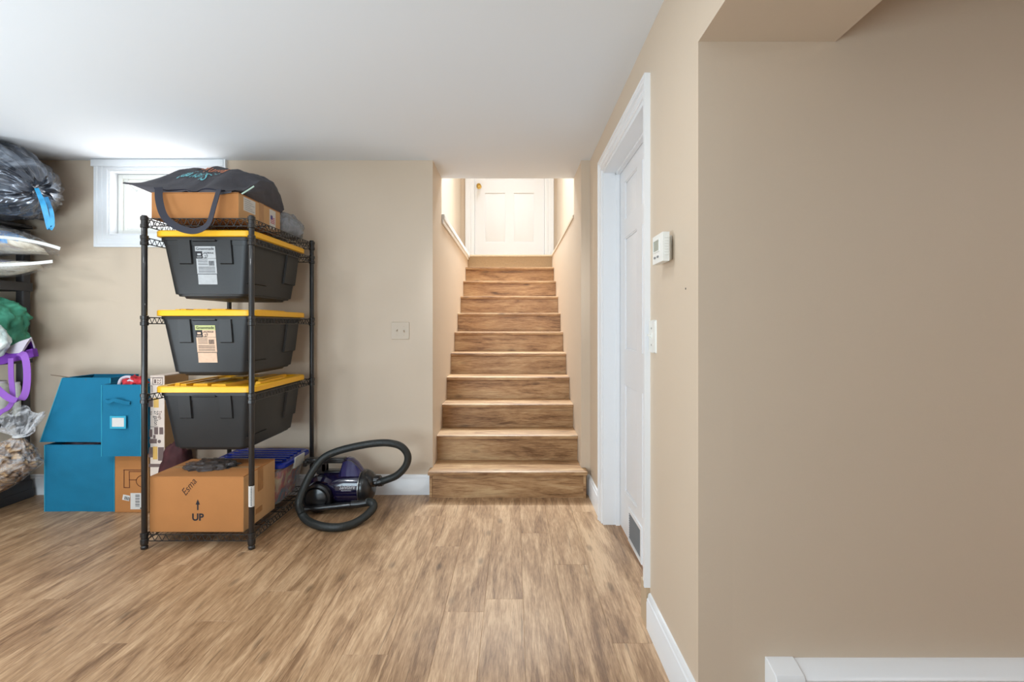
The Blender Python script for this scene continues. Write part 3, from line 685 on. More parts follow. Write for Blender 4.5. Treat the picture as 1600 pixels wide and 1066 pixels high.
        mb.tube([O(0.048+0.013*math.cos(a*PI/8), 0.090-0.013*math.sin(a*PI/8))-Vector((0, 0.001, 0)) for a in range(16)], 0.0008, 4, closed=True)
        plate(mb, O(0.010, 0.094)-Vector((0, 0.0010, 0)), rt, up, 0.001, 0.001, 0.0004)
        obj('sticker_print', mb, M_INK, so)
        mb = MB(); plate(mb, O(0.010, 0.088)-Vector((0, 0.0012, 0)), rt, up, 0.018, 0.010, 0.0004); plate(mb, O(0.007, 0.098)-Vector((0, 0.0012, 0)), rt, up, 0.024, 0.003, 0.0004)
        obj('sticker_mark', mb, mm, so)
    return t
storage_bin(1.572, 'black storage bin with yellow lid and grey label, topmost of three', 1)
storage_bin(1.166, 'black storage bin with yellow lid and peach label, middle of three', 2)
storage_bin(0.775, 'black storage bin with yellow lid and no label, lowest of three', 0)

# ---------------------------------------------------------------- cardboard boxes
def carton(name, label, X0, X1, Ya, Yb, z0, z1, m=M_CARD, cat='cardboard box', side=M_CARDL, rot=0.0, piv=None, bow=0.0):
    t = thing(name, label, cat, ((X0+X1)/2, (Ya+Yb)/2, z0))
    mb = MB(); e = 0.004
    mb.hexa([(X0, Ya, z0), (X1, Ya, z0), (X1, Yb, z0), (X0, Yb, z0)], [(X0, Ya, z1-e), (X1, Ya, z1-e), (X1, Yb, z1-e), (X0, Yb, z1-e)])
    mb.mi[3] = 1
    obj('box_body', mb, [m, side], t, bevel=0.003)
    mid = (Ya+Yb)/2
    for y0_, y1_ in ((Ya, mid-0.001), (mid+0.001, Yb)): obj('flap', MB().box(X0+0.001, X1-0.001, y0_, y1_, z1-e+0.0003, z1), m, t)
    return t
up = carton('cardboard_box', 'large brown cardboard box marked UP on the bottom wire shelf', -1.846, -1.368, 2.488, 2.815, 0.0755, 0.358)
yf = 2.488
lettering('UP', 0.049, (-1.600, yf, 0.118+0.018), (1, 0, 0), (0, 0, 1), M_INK, up, align='CENTER', bold=0.0016)
bpy.context.view_layer.update()
mb = MB(); plate(mb, (-1.6035, yf, 0.188), (1, 0, 0), (0, 0, 1), 0.007, 0.030); mb.add([(-1.611, yf-0.0008, 0.216), (-1.589, yf-0.0008, 0.216), (-1.600, yf-0.0008, 0.243)], [(0, 1, 2)])
obj('arrow', mb, M_INK, up)
def hand(v): return v
lettering('Esma', 0.050, (-1.662, yf, 0.258), (0.62, 0, 0.78), (-0.78, 0, 0.62), mat('pencil', (70, 42, 26), 0.8), up, shear=0.3, sx=0.9)
mb = MB()
plate(mb, (-1.368, 2.625, 0.235), (0, 1, 0), (0, 0, 1), 0.055, 0.12, 0.001)
o = obj('tape', mb, M_TAPE, up)
plt = MB(); plate(plt, (-1.368, 2.60, 0.12), (0, 1, 0), (0, 0, 1), 0.07, 0.03, 0.001)
obj('tape', plt, M_TAPE, up)
mb = MB(); mb.box(-1.84, -1.374, 2.63, 2.672, 0.3584, 0.3590); obj('tape', mb, M_TAPE, up)

fb = carton('cardboard_box', 'brown cardboard box with outlined letters and shipping labels on floor beside shelf', -2.392, -2.192, 2.945, 3.23, 0.001, 0.352)
yf = 2.945
LN = [0]
def line(mb, a, b, t_=0.0045):
    LN[0] += 1
    a = Vector((a[0], 0, a[1])); b = Vector((b[0], 0, b[1])); d = (b-a).normalized()*t_/2; n_ = Vector((d.z, 0, -d.x)); y_ = Vector((0, yf-0.0008-0.0002*(LN[0] % 5), 0))
    mb.add([a-d+n_+y_, a-d-n_+y_, b+d-n_+y_, b+d+n_+y_], [(0, 1, 2, 3)])
mb = MB()
def U(px, py): p = P(px, py, yf); return (p.x, p.z)
f0 = (193.5, 734.5)
for a, b in (((193.5, 734.5), (228, 734.5)), ((228, 734.5), (228, 737)), ((194, 734.5), (194, 762)), ((194, 762), (202.5, 762)), ((202, 737), (202.5, 762)), ((202, 737), (228, 737)), ((202, 750), (213, 750)), ((228, 737), (228, 740))): line(mb, U(*a), U(*b))
obj('lettering', mb, M_INKB, fb)
mb = MB(); cx, cz = U(224.5, 752); mb.tube([(cx+0.044*math.cos(k*PI/16), yf-0.001, cz+0.036*math.sin(k*PI/16)) for k in range(7, 26)], 0.002, 4)
obj('lettering', mb, M_INKB, fb)
mb = MB(); q = P(204, 796, yf); plate(mb, q, (1, 0, 0), (0, 0, 1), 0.082, 0.097); q = P(191, 781, yf); plate(mb, q, (1, 0, -0.2), (0.2, 0, 1), 0.042, 0.032)
so = obj('shipping_label', mb, M_PAPER, fb)
mb = MB()
for i in range(9): q = P(211.5, 792-i*2.3, yf-0.001); plate(mb, q, (1, 0, 0), (0, 0, 1), 0.026, 0.0045 if i % 2 else 0.0025, 0.0004)
for i in range(7): q = P(194+i*1.3, 780.6+i*0.3, yf-0.001); plate(mb, q, (0.9, 0, -0.2), (0.2, 0, 1), 0.0025, 0.020, 0.0004)
q = P(219, 795.5, yf-0.001); plate(mb, q, (1, 0, 0), (0, 0, 1), 0.011, 0.008, 0.0004)
for i in range(4): q = P(222, 778+i*4, yf-0.001); plate(mb, q, (1, 0, 0), (0, 0, 1), 0.012, 0.002, 0.0004)
obj('label_print', mb, M_INK, so)

M_PRINTB = mat('printed_box_white', (222, 205, 192), 0.75, var=0.05, vscale=10)
M_GREYB = mat('print_taupe', (112, 92, 88), 0.75)
pb = carton('printed_box', 'tall white and tan printed box standing on its end behind the shelf', -2.184, -2.097, 2.95, 3.17, 0.001, 0.822, M_PRINTB)
yf = 2.95
def ppl(mb, x0, y0, x1, y1): a = P(x0, y1, yf-0.0004); b = P(x1, y0, yf-0.0004); plate(mb, a, (1, 0, 0), (0, 0, 1), b.x-a.x, b.z-a.z, 0.0006)
mb = MB(); ppl(mb, 230, 622, 239, 636)
ppl(mb, 241, 668, 247, 679); ppl(mb, 249, 668, 255, 679); ppl(mb, 233, 671, 238, 683); ppl(mb, 229, 686, 245, 693); ppl(mb, 239.5, 680, 243, 685.5); ppl(mb, 229, 699, 239, 715); ppl(mb, 247, 699, 256, 720); ppl(mb, 229, 725, 256, 730); mb.lathe([(0.010, 0), (0.010, 0.001)], P(249, 690, yf), (0, -1, 0), 14)
obj('print_picture', mb, M_GREYB, pb, kind='stuff')
mb = MB(); ppl(mb, 240, 622, 248, 637); ppl(mb, 239, 698, 246, 718); o = obj('print_stripe', mb, mat('print_yellow', (220, 175, 95), 0.7), pb, kind='stuff')
mb = MB()
for a, b in (((228, 590), (255, 590)), ((239, 591), (254, 591)), ((254, 591), (254, 601)), ((254, 601), (239, 601)), ((239, 601), (239, 591)), ((229, 603), (238, 603)), ((238, 603), (238, 613)), ((229, 667), (247, 667))): line(mb, U(*a), U(*b), 0.003)
ppl(mb, 241, 593, 244, 599)
obj('print_frame', mb, M_GREYB, pb, kind='stuff')
r_, u_ = (0, 0, -1), (1, 0, 0)
lettering('22', 0.030, P(246, 592.5, yf), r_, u_, M_INKB, pb)
lettering('27 gallon', 0.034, P(241, 642, yf), r_, u_, M_INK, pb, sx=0.72)
lettering('Tough', 0.026, P(248, 642, yf), r_, u_, M_INKB, pb, sx=0.8)
lettering('bin', 0.024, P(234, 643, yf), r_, u_, M_INKB, pb, sx=0.8)

tb = carton('cardboard_box', 'flat brown cardboard box lying on top wire shelf under tote bag', -1.845, -1.400, 2.50, 2.945, 1.6635, 1.800, M_CARD)
mb = MB()
def side_plate(mb, X, ya, yb, za, zb, t_=0.001): plate(mb, (X, ya, za), (0, 1, 0), (0, 0, 1), yb-ya, zb-za, t_)
side_plate(mb, -1.400, 2.545, 2.66, 1.72, 1.79); o = obj('shipping_label', mb, M_PAPER, tb)
mb = MB()
for i in range(6): side_plate(mb, -1.399, 2.555, 2.65-0.02*(i % 3), 1.728+i*0.010, 1.731+i*0.010, 0.0004)
obj('label_print', mb, mat('ink_grey', (150, 155, 160), 0.7), o)
mb = MB(); side_plate(mb, -1.400, 2.815, 2.885, 1.68, 1.79); o = obj('flag_label', mb, M_PAPER, tb)
mb = MB()
for i in range(4): side_plate(mb, -1.399, 2.825, 2.875, 1.712+i*0.010, 1.717+i*0.010, 0.0004)
obj('flag_stripes', mb, mat('flag_red', (190, 90, 110), 0.7), o)
mb = MB(); side_plate(mb, -1.3985, 2.825, 2.848, 1.735, 1.757, 0.0005); obj('flag_canton', mb, mat('flag_blue', (90, 80, 150), 0.7), o)
mb = MB(); side_plate(mb, -1.400, 2.70, 2.75, 1.664, 1.80, 0.0008); obj('tape', mb, M_TAPE, tb)

# grey plastic bag behind that box
mb = MB(); blob(mb, (-1.46, 3.075, 1.735), (0.115, 0.115, 0.095), 0.12, 2.5, e=2.2, flat=1.664, fn=lambda q, d: Vector((q.x+0.03*max(0, d.x)*(1-(q.z-1.66)/0.18), q.y, q.z)))
tag(obj('plastic_bag', mb, M_FILMG, ang=60), 'grey crumpled plastic bag at back corner of top shelf', 'plastic bag')

# black tote bag lying on the flat box
tt = thing('tote_bag', 'black reusable tote bag with upside-down printing lying on flat cardboard box', 'tote bag', (-1.65, 2.72, 1.80))
A = [Vector((-2.075, 2.60)), Vector((-1.415, 2.49)), Vector((-1.415, 2.985)), Vector((-2.06, 2.98))]
PV = [(0, 0.0), (0.05, 0.10), (0.15, 0.24), (0.30, 0.50), (0.5, 0.76), (0.7, 0.97), (0.82, 1.0), (0.92, 0.8), (1.0, 0.25)]
def lerpt(t, x):
    for (a_, b_), (c_, d_) in zip(t, t[1:]):
        if x <= c_: return b_+(d_-b_)*(x-a_)/(c_-a_)
    return t[-1][1]
PU = [(0, 0.0), (0.05, 0.26), (0.12, 0.50), (0.25, 0.82), (0.38, 0.97), (0.5, 1.0), (0.6, 0.98), (0.75, 0.88), (0.9, 0.76), (1.0, 0.66)]
def tote_top(u, v, side=1):
    a = A[0].lerp(A[1], u); b = A[3].lerp(A[2], u); p = a.lerp(b, v)
    th = lerpt(PU, u)*lerpt(PV, v)
    edge = 1.822+0.062*max(0, 1-u*2.4)
    nz_ = fbm((p.x, p.y, 0.3), 7, 4)*0.014
    fold = 0.007*math.sin(24*(u-0.35*v)+4*fbm((p.x, p.y, 1), 3, 2))
    dip = -0.020*math.exp(-((u-0.66)/0.05)**2)*math.exp(-(v/0.30)**2)
    sag = -0.045*math.exp(-((u-0.93)/0.10)**2)*math.exp(-((v-0.25)/0.3)**2)
    if side > 0: z = edge+0.225*th+(nz_+fold)*min(1, th*2)+dip+sag
    else: z = 1.802 if u > 0.32 else edge-0.035*math.sin(PI*u/0.64)*math.sin(PI*v)
    if side > 0: z = max(z, 1.806)
    return Vector((p.x, p.y, z))
mb = MB(); mb.grid(lambda u, v: Vector((tote_top(1, u).x+0.018*math.sin(PI*v)+0.010*fbm((u*3, v*3, 2), 2, 3)*math.sin(PI*v), tote_top(1, u).y, tote_top(1, u).z*(1-v)+1.803*v)), 40, 14); obj('end_gusset', mb, M_TOTE, tt, ang=80)
mb = MB(); mb.grid(lambda u, v: tote_top(u, v), 90, 60); obj('top_panel', mb, M_TOTE, tt, ang=80)
mb = MB(); mb.grid(lambda u, v: tote_top(u, 1-v, -1), 50, 30); obj('bottom_panel', mb, M_TOTE, tt, ang=80)
# open mouth facing front: dark lining
mb = MB(); mb.grid(lambda u, v: Vector((A[0].lerp(A[1], 0.30+0.62*u).x, A[0].lerp(A[1], 0.30+0.62*u).y+0.006-0.012*v, 1.806+(tote_top(0.30+0.62*u, 0.0).z-1.802)*v)), 40, 4); obj('lining', mb, M_TOTEIN, tt)
# front hem drooping over the front edge
def hem(u, v):
    uu = 0.02+0.96*u; p = tote_top(uu, 0.015)
    drop = 0.010+0.030*abs(math.sin(PI*(uu*2.1-0.25)))*math.sin(PI*uu)
    return Vector((p.x, p.y-0.010*math.sin(PI*v*0.6)-0.004, p.z-drop*v))
mb = MB(); mb.grid(hem, 70, 5); obj('hem', mb, M_TOTE, tt, ang=80)
mb = MB(); q = P(398, 301, 2.47); mb.tube([P(378, 303, 2.480), P(388, 297, 2.476), P(397, 291, 2.480)], 0.004, 6); obj('piping', mb, mat('piping_green', (170, 195, 180), 0.6), tt)
def ribpath(px, n=40):
    pts = []
    k = len(px)
    def cr(p0, p1, p2, p3, t_): return 0.5*((2*p1)+(-p0+p2)*t_+(2*p0-5*p1+4*p2-p3)*t_*t_+(-p0+3*p1-3*p2+p3)*t_**3)
    for i in range(k-1):
        p0, p1, p2, p3 = px[max(i-1, 0)], px[i], px[i+1], px[min(i+2, k-1)]
        m_ = max(2, n//(k-1))
        for j in range(m_): pts.append(cr(p0, p1, p2, p3, j/m_))
    pts.append(px[-1]); return pts
front = [P(248, 293, 2.478), P(249, 315, 2.455), P(258, 340, 2.445), P(280, 356, 2.44), P(305, 361, 2.44), P(325, 350, 2.44), (P(335, 320, 2.448)), P(342, 296, 2.475)]
mb = MB(); pts = ribpath(front, 56)
rings = []
for i, p in enumerate(pts):                         # strap with width across the loop plane, slightly turned
    t_ = (pts[min(i+1, len(pts)-1)]-pts[max(i-1, 0)]).normalized(); n_ = Vector((0, -1, 0)); w_ = t_.cross(n_).normalized(); w_ = (w_*0.85+n_*0.35).normalized()*0.017; nn = t_.cross(w_).normalized()*0.0015
    rings.append([p-w_-nn, p+w_-nn, p+w_+nn, p-w_+nn])
mb.loft(rings); obj('strap', mb, mat('strap_black', (52, 52, 62), 0.8), tt, ang=60)
# printing on the top panel (upside down as seen)
def on_top(v):
    # v.x = u, v.y = v in panel space
    q = tote_top(min(max(v.x, 0.01), 0.99), min(max(v.y, 0.01), 0.99)); return q+Vector((0, -0.002, 0.004))
def toptext(body, u0, v0, su, sv, m, sh=0.0):
    cu = bpy.data.curves.new('t', 'FONT'); cu.body = body; cu.size = 1; cu.resolution_u = 3; cu.shear = sh
    to = bpy.data.objects.new('t', cu); C.objects.link(to); dg = bpy.context.evaluated_depsgraph_get(); dg.update()
    me = bpy.data.meshes.new_from_object(to.evaluated_get(dg)); mb = MB()
    mb.add([on_top(Vector((u0-v.co.x*su, v0-v.co.y*sv, 0))) for v in me.vertices], [list(p.vertices) for p in me.polygons])
    bpy.data.objects.remove(to); o = obj('lettering', mb, m, tt)
    return o
toptext('Skevent', 0.640, 0.38, 0.088, 0.24, M_CYAN, 0.2)
toptext('Reunion', 0.700, 0.62, 0.085, 0.26, M_ORNG)
mb = MB()
for i in range(26):
    u = 0.36+0.31*i/25; v = 0.41+0.03*math.sin(i); p = on_top(Vector((u, v, 0))); q = on_top(Vector((u+0.006, v+0.012, 0))); mb.add([p, p+Vector((0.006, 0, 0)), q+Vector((0.006, 0, 0)), q], [(0, 1, 2, 3)])
obj('lettering', mb, M_CYAN, tt)

# ---------------------------------------------------------------- clear tub with blue lid, on the bottom shelf
cb = thing('plastic_tub', 'clear plastic tub with blue lid full of toys on bottom shelf', 'storage tub', (-1.55, 3.03, 0.0755))
def rr(x0, x1, y0, y1, z, r=0.03): return [Vector((v.x, v.y, z)) for v in rbox(x0, x1, y0, y1, 0, 0, r)(0)]
mb = MB(); mb.loft([rr(-1.73, -1.385, 2.865, 3.150, 0.0765), rr(-1.765, -1.345, 2.840, 3.178, 0.30), rr(-1.772, -1.338, 2.835, 3.185, 0.302), rr(-1.772, -1.338, 2.835, 3.185, 0.308)])
obj('tub_body', mb, M_FILMC, cb)
mb = MB(); mb.loft([rr(-1.722, -1.395, 2.875, 3.140, 0.080), rr(-1.75, -1.362, 2.855, 3.165, 0.27)])
obj('toy_filling', mb, M_TOYS, cb)
mb = MB(); mb.loft([rr(-1.785, -1.322, 2.825, 3.190, 0.296, 0.04), rr(-1.790, -1.318, 2.822, 3.192, 0.300, 0.04), rr(-1.790, -1.318, 2.822, 3.192, 0.318, 0.04), rr(-1.780, -1.328, 2.832, 3.184, 0.326, 0.04), rr(-1.765, -1.343, 2.85, 3.17, 0.322, 0.03)])
lo = obj('lid', mb, M_BLUET, cb)
for i in range(6): y_ = 2.87+i*0.05; obj('lid_rib', MB().box(-1.75, -1.36, y_, y_+0.022, 0.321, 0.330), M_BLUET, lo, bevel=0.003)
mb = MB(); mb.hexa([(-1.330, 2.95, 0.262), (-1.318, 2.95, 0.262), (-1.318, 3.08, 0.262), (-1.330, 3.08, 0.262)], [(-1.318, 2.95, 0.330), (-1.308, 2.95, 0.328), (-1.308, 3.08, 0.328), (-1.318, 3.08, 0.330)])
obj('latch', mb, mat('latch_clear', (205, 205, 200), 0.3), cb, bevel=0.003)

# crumpled film and tray on the UP box
mb = MB(); blob(mb, (-1.64, 2.665, 0.362), (0.13, 0.09, 0.030), 0.28, 3.5, flat=0.3593, seed=3)
tag(obj('plastic_wrap', mb, film('dark_film', (90, 84, 84), (0.4, 0.9), 0.25)), 'crumpled grey plastic wrap lying on the UP box', 'plastic wrap')
mb = MB(); blob(mb, (-1.985, 2.90, 0.20), (0.085, 0.07, 0.235), 0.10, 2.5, flat=0.0, seed=5, e=2.6)
tag(obj('cloth_bag', mb, M_MAROON, ang=60), 'dark maroon bag standing behind the UP box', 'bag')

# ---------------------------------------------------------------- turquoise fabric boxes
def fabric_box(label, X0, X1, Ya, Yb, z0, z1, shear=(0, 0, 0), handle=False, seed=0, board=False, topn=None):
    t = thing('fabric_storage_box', label, 'storage box', ((X0+X1)/2, (Ya+Yb)/2, z0), 'turquoise fabric storage boxes')
    def sh(v):
        k = (v.z-z0)/(z1-z0); cxx = (X0+X1)/2; bul = 0.012*math.sin(PI*k)
        x_ = v.x+shear[0]*k; y_ = v.y+shear[1]*k
        if shear[2]: x_ = x_+shear[2]*k*((X1-v.x)/(X1-X0))
        return Vector((x_, y_, v.z))
    def wall(a, b, inn):
        mb = MB(); n = 22; a = Vector(a); b = Vector(b); inn = Vector(inn)
        def f(side):
            def g(u, v):
                p = a.lerp(b, u); p = Vector((p.x, p.y, z0+(z1-z0)*v))
                d = 0.012*fbm((p.x+seed, p.y, p.z), 5, 3)*math.sin(PI*v)**0.5*math.sin(PI*u)**0.5-0.004*math.sin(PI*u)*math.sin(PI*v)
                d += 0.003*math.sin(p.z*55+2*p.x*6+seed)*max(0, 0.25-v)*4*math.sin(PI*u)
                p = p+inn*(d+0.001+side*0.004); return sh(p)
            return g
        mb.grid(f(0), n, n); mb.grid(lambda u, v: f(1)(1-u, v), n, n)
        # top hem
        mb.tube([sh(Vector((*(a.lerp(b, i/8)).xy, z1)))+inn*0.003 for i in range(9)], 0.0035, 6)
        return mb
    f_ = obj('front_panel', wall((X0, Ya, 0), (X1, Ya, 0), (0, 1, 0)), M_TURQ, t, ang=80)
    obj('back_panel', wall((X1, Yb, 0), (X0, Yb, 0), (0, -1, 0)), M_TURQ, t, ang=80)
    obj('side_panel', wall((X1, Ya, 0), (X1, Yb, 0), (-1, 0, 0)), M_TURQ, t, ang=80)
    obj('side_panel', wall((X0, Yb, 0), (X0, Ya, 0), (1, 0, 0)), M_TURQ, t, ang=80)
    obj('base', MB().box(X0+0.004, X1-0.004, Ya+0.004, Yb-0.004, z0+0.001, z0+0.006), M_TURQ, t)
    mb = MB()
    for xx, yy in ((X0, Ya), (X1, Ya)):
        mb.tube([sh(Vector((xx, yy, z0+(z1-z0)*i/8))) for i in range(9)], 0.0025, 5)
    obj('seam', mb, M_TURQ2, t)
    return t, sh
fabric_box('turquoise fabric box standing on floor beneath the tilted one', -2.828, -2.408, 2.962, 3.235, 0.0, 0.400, seed=2)
mb = MB(); blob(mb, (-2.62, 3.085, 0.380), (0.185, 0.110, 0.032), 0.25, 4, seed=8); tag(obj('folded_clothes', mb, mat('dark_clothes', (84, 70, 78), 0.85, var=0.5, vscale=18), ang=60), 'dark patterned clothes inside the lower turquoise box', 'clothes')
t2, sh2 = fabric_box('turquoise fabric box leaning inwards on top of the lower one', -2.868, -2.45, 2.975, 3.20, 0.416, 0.802, shear=(0.0, 0.01, 0.125), seed=5)
mb = MB(); mb.hexa([P(79, 586.5, 3.0), P(135, 594, 2.985), P(150, 596, 3.19), P(100, 589, 3.19)], [p+Vector((0, 0, 0.004)) for p in (P(79, 586.5, 3.0), P(135, 594, 2.985), P(150, 596, 3.19), P(100, 589, 3.19))])
o = obj('board', mb, mat('board_brown', (110, 84, 62), 0.8), t2); o['label'] = 'thin brown stiffening board sticking out of the top'
t3, sh3 = fabric_box('turquoise fabric box with handle and label window on the cardboard box', -2.420, -2.190, 2.885, 3.21, 0.3535, 0.772, handle=True, seed=9)
yf = 2.872
mb = MB(); pts = ribpath([P(164, 626, yf), P(170, 628, yf-0.006), P(178, 625.5, yf-0.022), P(186, 627, yf-0.018), P(196, 629.5, yf-0.006), P(203, 630, yf)], 30)
mb.ribbon(pts, (0, 0, 0.020), 0.003); obj('handle', mb, M_TURQ, t3, ang=60)
mb = MB()
for q in ((172, 650, 197, 653), (172, 667, 197, 670), (172, 653, 175, 667), (194, 653, 197, 667)):
    a = P(q[0], q[3], yf-0.002); b = P(q[2], q[1], yf-0.002); mb.box(a.x, b.x, yf-0.004, yf+0.002, a.z, b.z)
lw = obj('label_window', mb, M_TURQ2, t3); a = P(174.5, 667.5, yf); b = P(194.5, 652.5, yf)
obj('label_card', MB().box(a.x, b.x, yf-0.0025, yf+0.001, a.z, b.z), M_PAPER, t3)
mb = MB(); blob(mb, (-2.275, 2.96, 0.765), (0.070, 0.055, 0.05), 0.35, 3, seed=11)
t4 = thing('folded_clothes', 'red and white fabric poking out of turquoise box with handle', 'clothes', (-2.255, 2.96, 0.70))
obj('red_cloth', mb, mat('cloth_red', (200, 50, 60), 0.8, var=0.2, vscale=20), t4, ang=60)
mb = MB(); pts = ribpath([P(186, 601, 2.93), P(190, 592, 2.94), P(202, 589, 2.95), P(212, 597, 2.94), P(216, 602, 2.93)], 24); mb.tube(pts, 0.009, 8); pts = ribpath([P(196, 600, 2.92), P(203, 594, 2.925), P(212, 600, 2.92)], 12); mb.tube(pts, 0.006, 8)
obj('white_trim', mb, M_FELT, t4)
mb = MB(); mb.loft([rr(-2.405, -2.205, 2.90, 3.195, 0.45, 0.02), rr(-2.405, -2.205, 2.90, 3.195, 0.70, 0.02)])
tag(obj('folded_clothes', mb, mat('pale_clothes', (190, 180, 180), 0.9, var=0.2, vscale=20)), 'pale clothes stacked deep inside turquoise box with handle', 'clothes')

# ---------------------------------------------------------------- black resin shelving unit at the left edge
SX = -3.150; SXB = -3.62; SYF = 2.25; SYB = 3.225
rs = thing('resin_shelving_unit', 'black plastic shelving unit at left edge loaded with bags', 'shelving unit', ((SX+SXB)/2, (SYF+SYB)/2, 0))
for x, y in ((SX-0.035, SYB-0.035), (SX-0.035, SYF+0.035), (SXB+0.035, SYB-0.035), (SXB+0.035, SYF+0.035)):
    rg = rbox(x-0.027, x+0.027, y-0.027, y+0.027, 0, 0, 0.012)
    obj('post', MB().loft([rg(0.0), rg(1.74)]), M_RESIN, rs)
for i, z in enumerate((0.115, 0.545, 0.935, 1.400, 1.772)):
    th_ = 0.055 if i < 4 else 0.018
    mb = MB(); rg = rbox(SXB, SX, SYF, SYB, 0, 0, 0.012); mb.loft([rg(z-th_), rg(z-0.008), [v*1 for v in rbox(SXB+0.003, SX-0.003, SYF+0.003, SYB-0.003, 0, 0, 0.012)(z)]])
    obj('shelf', mb, M_RESIN, rs)
mb = MB(); mb.box(SX-0.04, SX+0.004, SYF, SYB, 0.0, 0.06); obj('kick_rail', mb, M_RESIN, rs, bevel=0.004)

# black rubbish bag with blue drawstring on top
tbg = thing('trash_bag', 'shiny black trash bag with blue drawstring on top of shelving', 'trash bag', (-3.25, 2.98, 1.773))
ctr = Vector((-3.27, 2.96, 1.982)); knot = P(62, 298, 2.86)
def trash(u, v):                                    # v 0 = knot, 1 = far end
    a = 2*PI*u; s = v
    ax = ctr.x-0.42+(0.98)*(1-s)
    k = math.sin(PI*min(1, s*0.94+0.03))**0.45 if s > 0 else 0
    ks = min(1, (s/0.30))**0.50*min(1, ((1-s)/0.25+0.001))**0.55
    cre = (0.070*math.sin(15*a+6*fbm((math.cos(a), math.sin(a), s*3), 1.5, 3))+0.022*math.sin(31*a+9*s))*math.exp(-s*3.2)*min(1, s*14)
    nzv = 0.16*fbm((math.cos(a)*1.4, math.sin(a)*1.4, s*2.2), 1.8, 5)
    ry, rz = 0.275, 0.222
    f = ks*(1+cre+nzv)
    cy_ = ctr.y+(knot.y-ctr.y)*(1-min(1, s*3.2))**1.5; cz_ = ctr.z+(knot.z-0.01-ctr.z)*(1-min(1, s*3.2))**1.5
    z = cz_+rz*f*math.sin(a); y = cy_+ry*f*math.cos(a)
    bx = ax-0.045*math.exp(-s*14)
    z = max(z, 1.774+0.006*math.sin(20*a)*0); z = min(z, 2.212)
    return Vector((bx-0.05*(1-ks)*0, min(y, 3.25), z))
mb = MB(); mb.grid(trash, 260, 90, True); obj('bag_body', mb, M_TRASH, tbg, ang=80)
kx = trash(0, 0).x
mb = MB()
def crown(u, v):
    a = 2*PI*u; r = 0.018+0.045*v*(1+0.45*math.sin(9*a)+0.2*math.sin(17*a)); return Vector((kx-0.015+0.040*v*(1+0.3*math.sin(5*a)), knot.y+r*math.cos(a), knot.z+r*math.sin(a)))
mb.grid(crown, 90, 6, True); obj('gathered_mouth', mb, M_TRASH, tbg, ang=80)
mb = MB()
for dx_, dz_ in ((0.0, 0.0), (0.012, 0.01)):
    pts = ribpath([knot+Vector((0.03, -0.05, 0.0)), P(66+dx_*200, 318, 2.79), P(72+dx_*200, 340, 2.80), P(77+dx_*300, 358-dx_*400, 2.81), P(82, 350, 2.81), P(80, 330, 2.81), P(72, 308, 2.80)], 36)
    mb.ribbon(pts, (0.016, 0.010, 0), 0.003)
obj('drawstring', mb, M_CORD, tbg, ang=60)

# two zip bags of folded clothes
def pillow_bag(name, label, x_tip, y0_, y1_, z0, z1, tipz, m_in, m_patch, patch):
    t = thing(name, label, 'plastic bag', (-3.25, (y0_+y1_)/2, z0), 'clear bags of folded clothes')
    xb = -3.60
    def f(sgn, ins):
        def g(u, v):
            y = y0_+(y1_-y0_)*v; x = xb+(x_tip*y-xb)*u
            e = max(0.0, 1-u**2.6)**0.9*min(1, u*5)**0.5; w_ = math.sin(PI*v)**0.5
            mid = (z0+z1)/2+(tipz-(z0+z1)/2)*u**4
            hh = (z1-z0)/2*e*w_*(1+0.14*fbm((x, y, sgn), 6, 4))
            return Vector((x, y, max(z0+0.001, mid+sgn*hh*ins)))
        return g
    mb = MB(); mb.grid(f(1, 0.94), 50, 24); mb.grid(lambda u, v: f(-1, 0.94)(u, 1-v), 50, 24); mb.v = [Vector((xb+(v.x-xb)*0.90, v.y, v.z)) for v in mb.v]
    mb.mi = [0]*len(mb.f)
    for i, fc in enumerate(mb.f):
        c_ = sum((mb.v[j] for j in fc), Vector())/len(fc)
        if patch(c_): mb.mi[i] = 1
    obj('clothes', mb, [m_in, m_patch], t, ang=80)
    mb = MB(); mb.grid(f(1, 1.03), 70, 30); mb.grid(lambda u, v: f(-1, 1.03)(u, 1-v), 70, 30); obj('film', mb, film('zip_film', (240, 240, 242), (0.02, 0.5)), t, ang=80)
    mb = MB(); n = 24
    mb.ribbon([Vector((xb+(x_tip*y0_+0.008-xb)*i/n, y0_-0.004, (z0+z1)/2+(tipz-(z0+z1)/2)*(i/n)**4)) for i in range(n//3, n+1)], (0, 0, 0.018), 0.003)
    obj('zip_seam', mb, mat('zip_white', (225, 225, 222), 0.4), t)
    return t
pillow_bag('clothes_bag', 'clear zip bag of blue and cream clothes, upper of two on shelf', -0.9245, 2.90, 3.23, 1.545, 1.765, 1.575, M_CLOTH1, M_CLOTHB, lambda c_: c_.x < -2.93 and 1.62 < c_.z < 1.70 and c_.y < 3.02)
pillow_bag('clothes_bag', 'clear zip bag of cream clothes, lower of two on shelf', -0.940, 2.90, 3.23, 1.4012, 1.545, 1.50, M_CLOTH2, M_CLOTHN, lambda c_: c_.z > 1.50 and c_.x < -3.03)

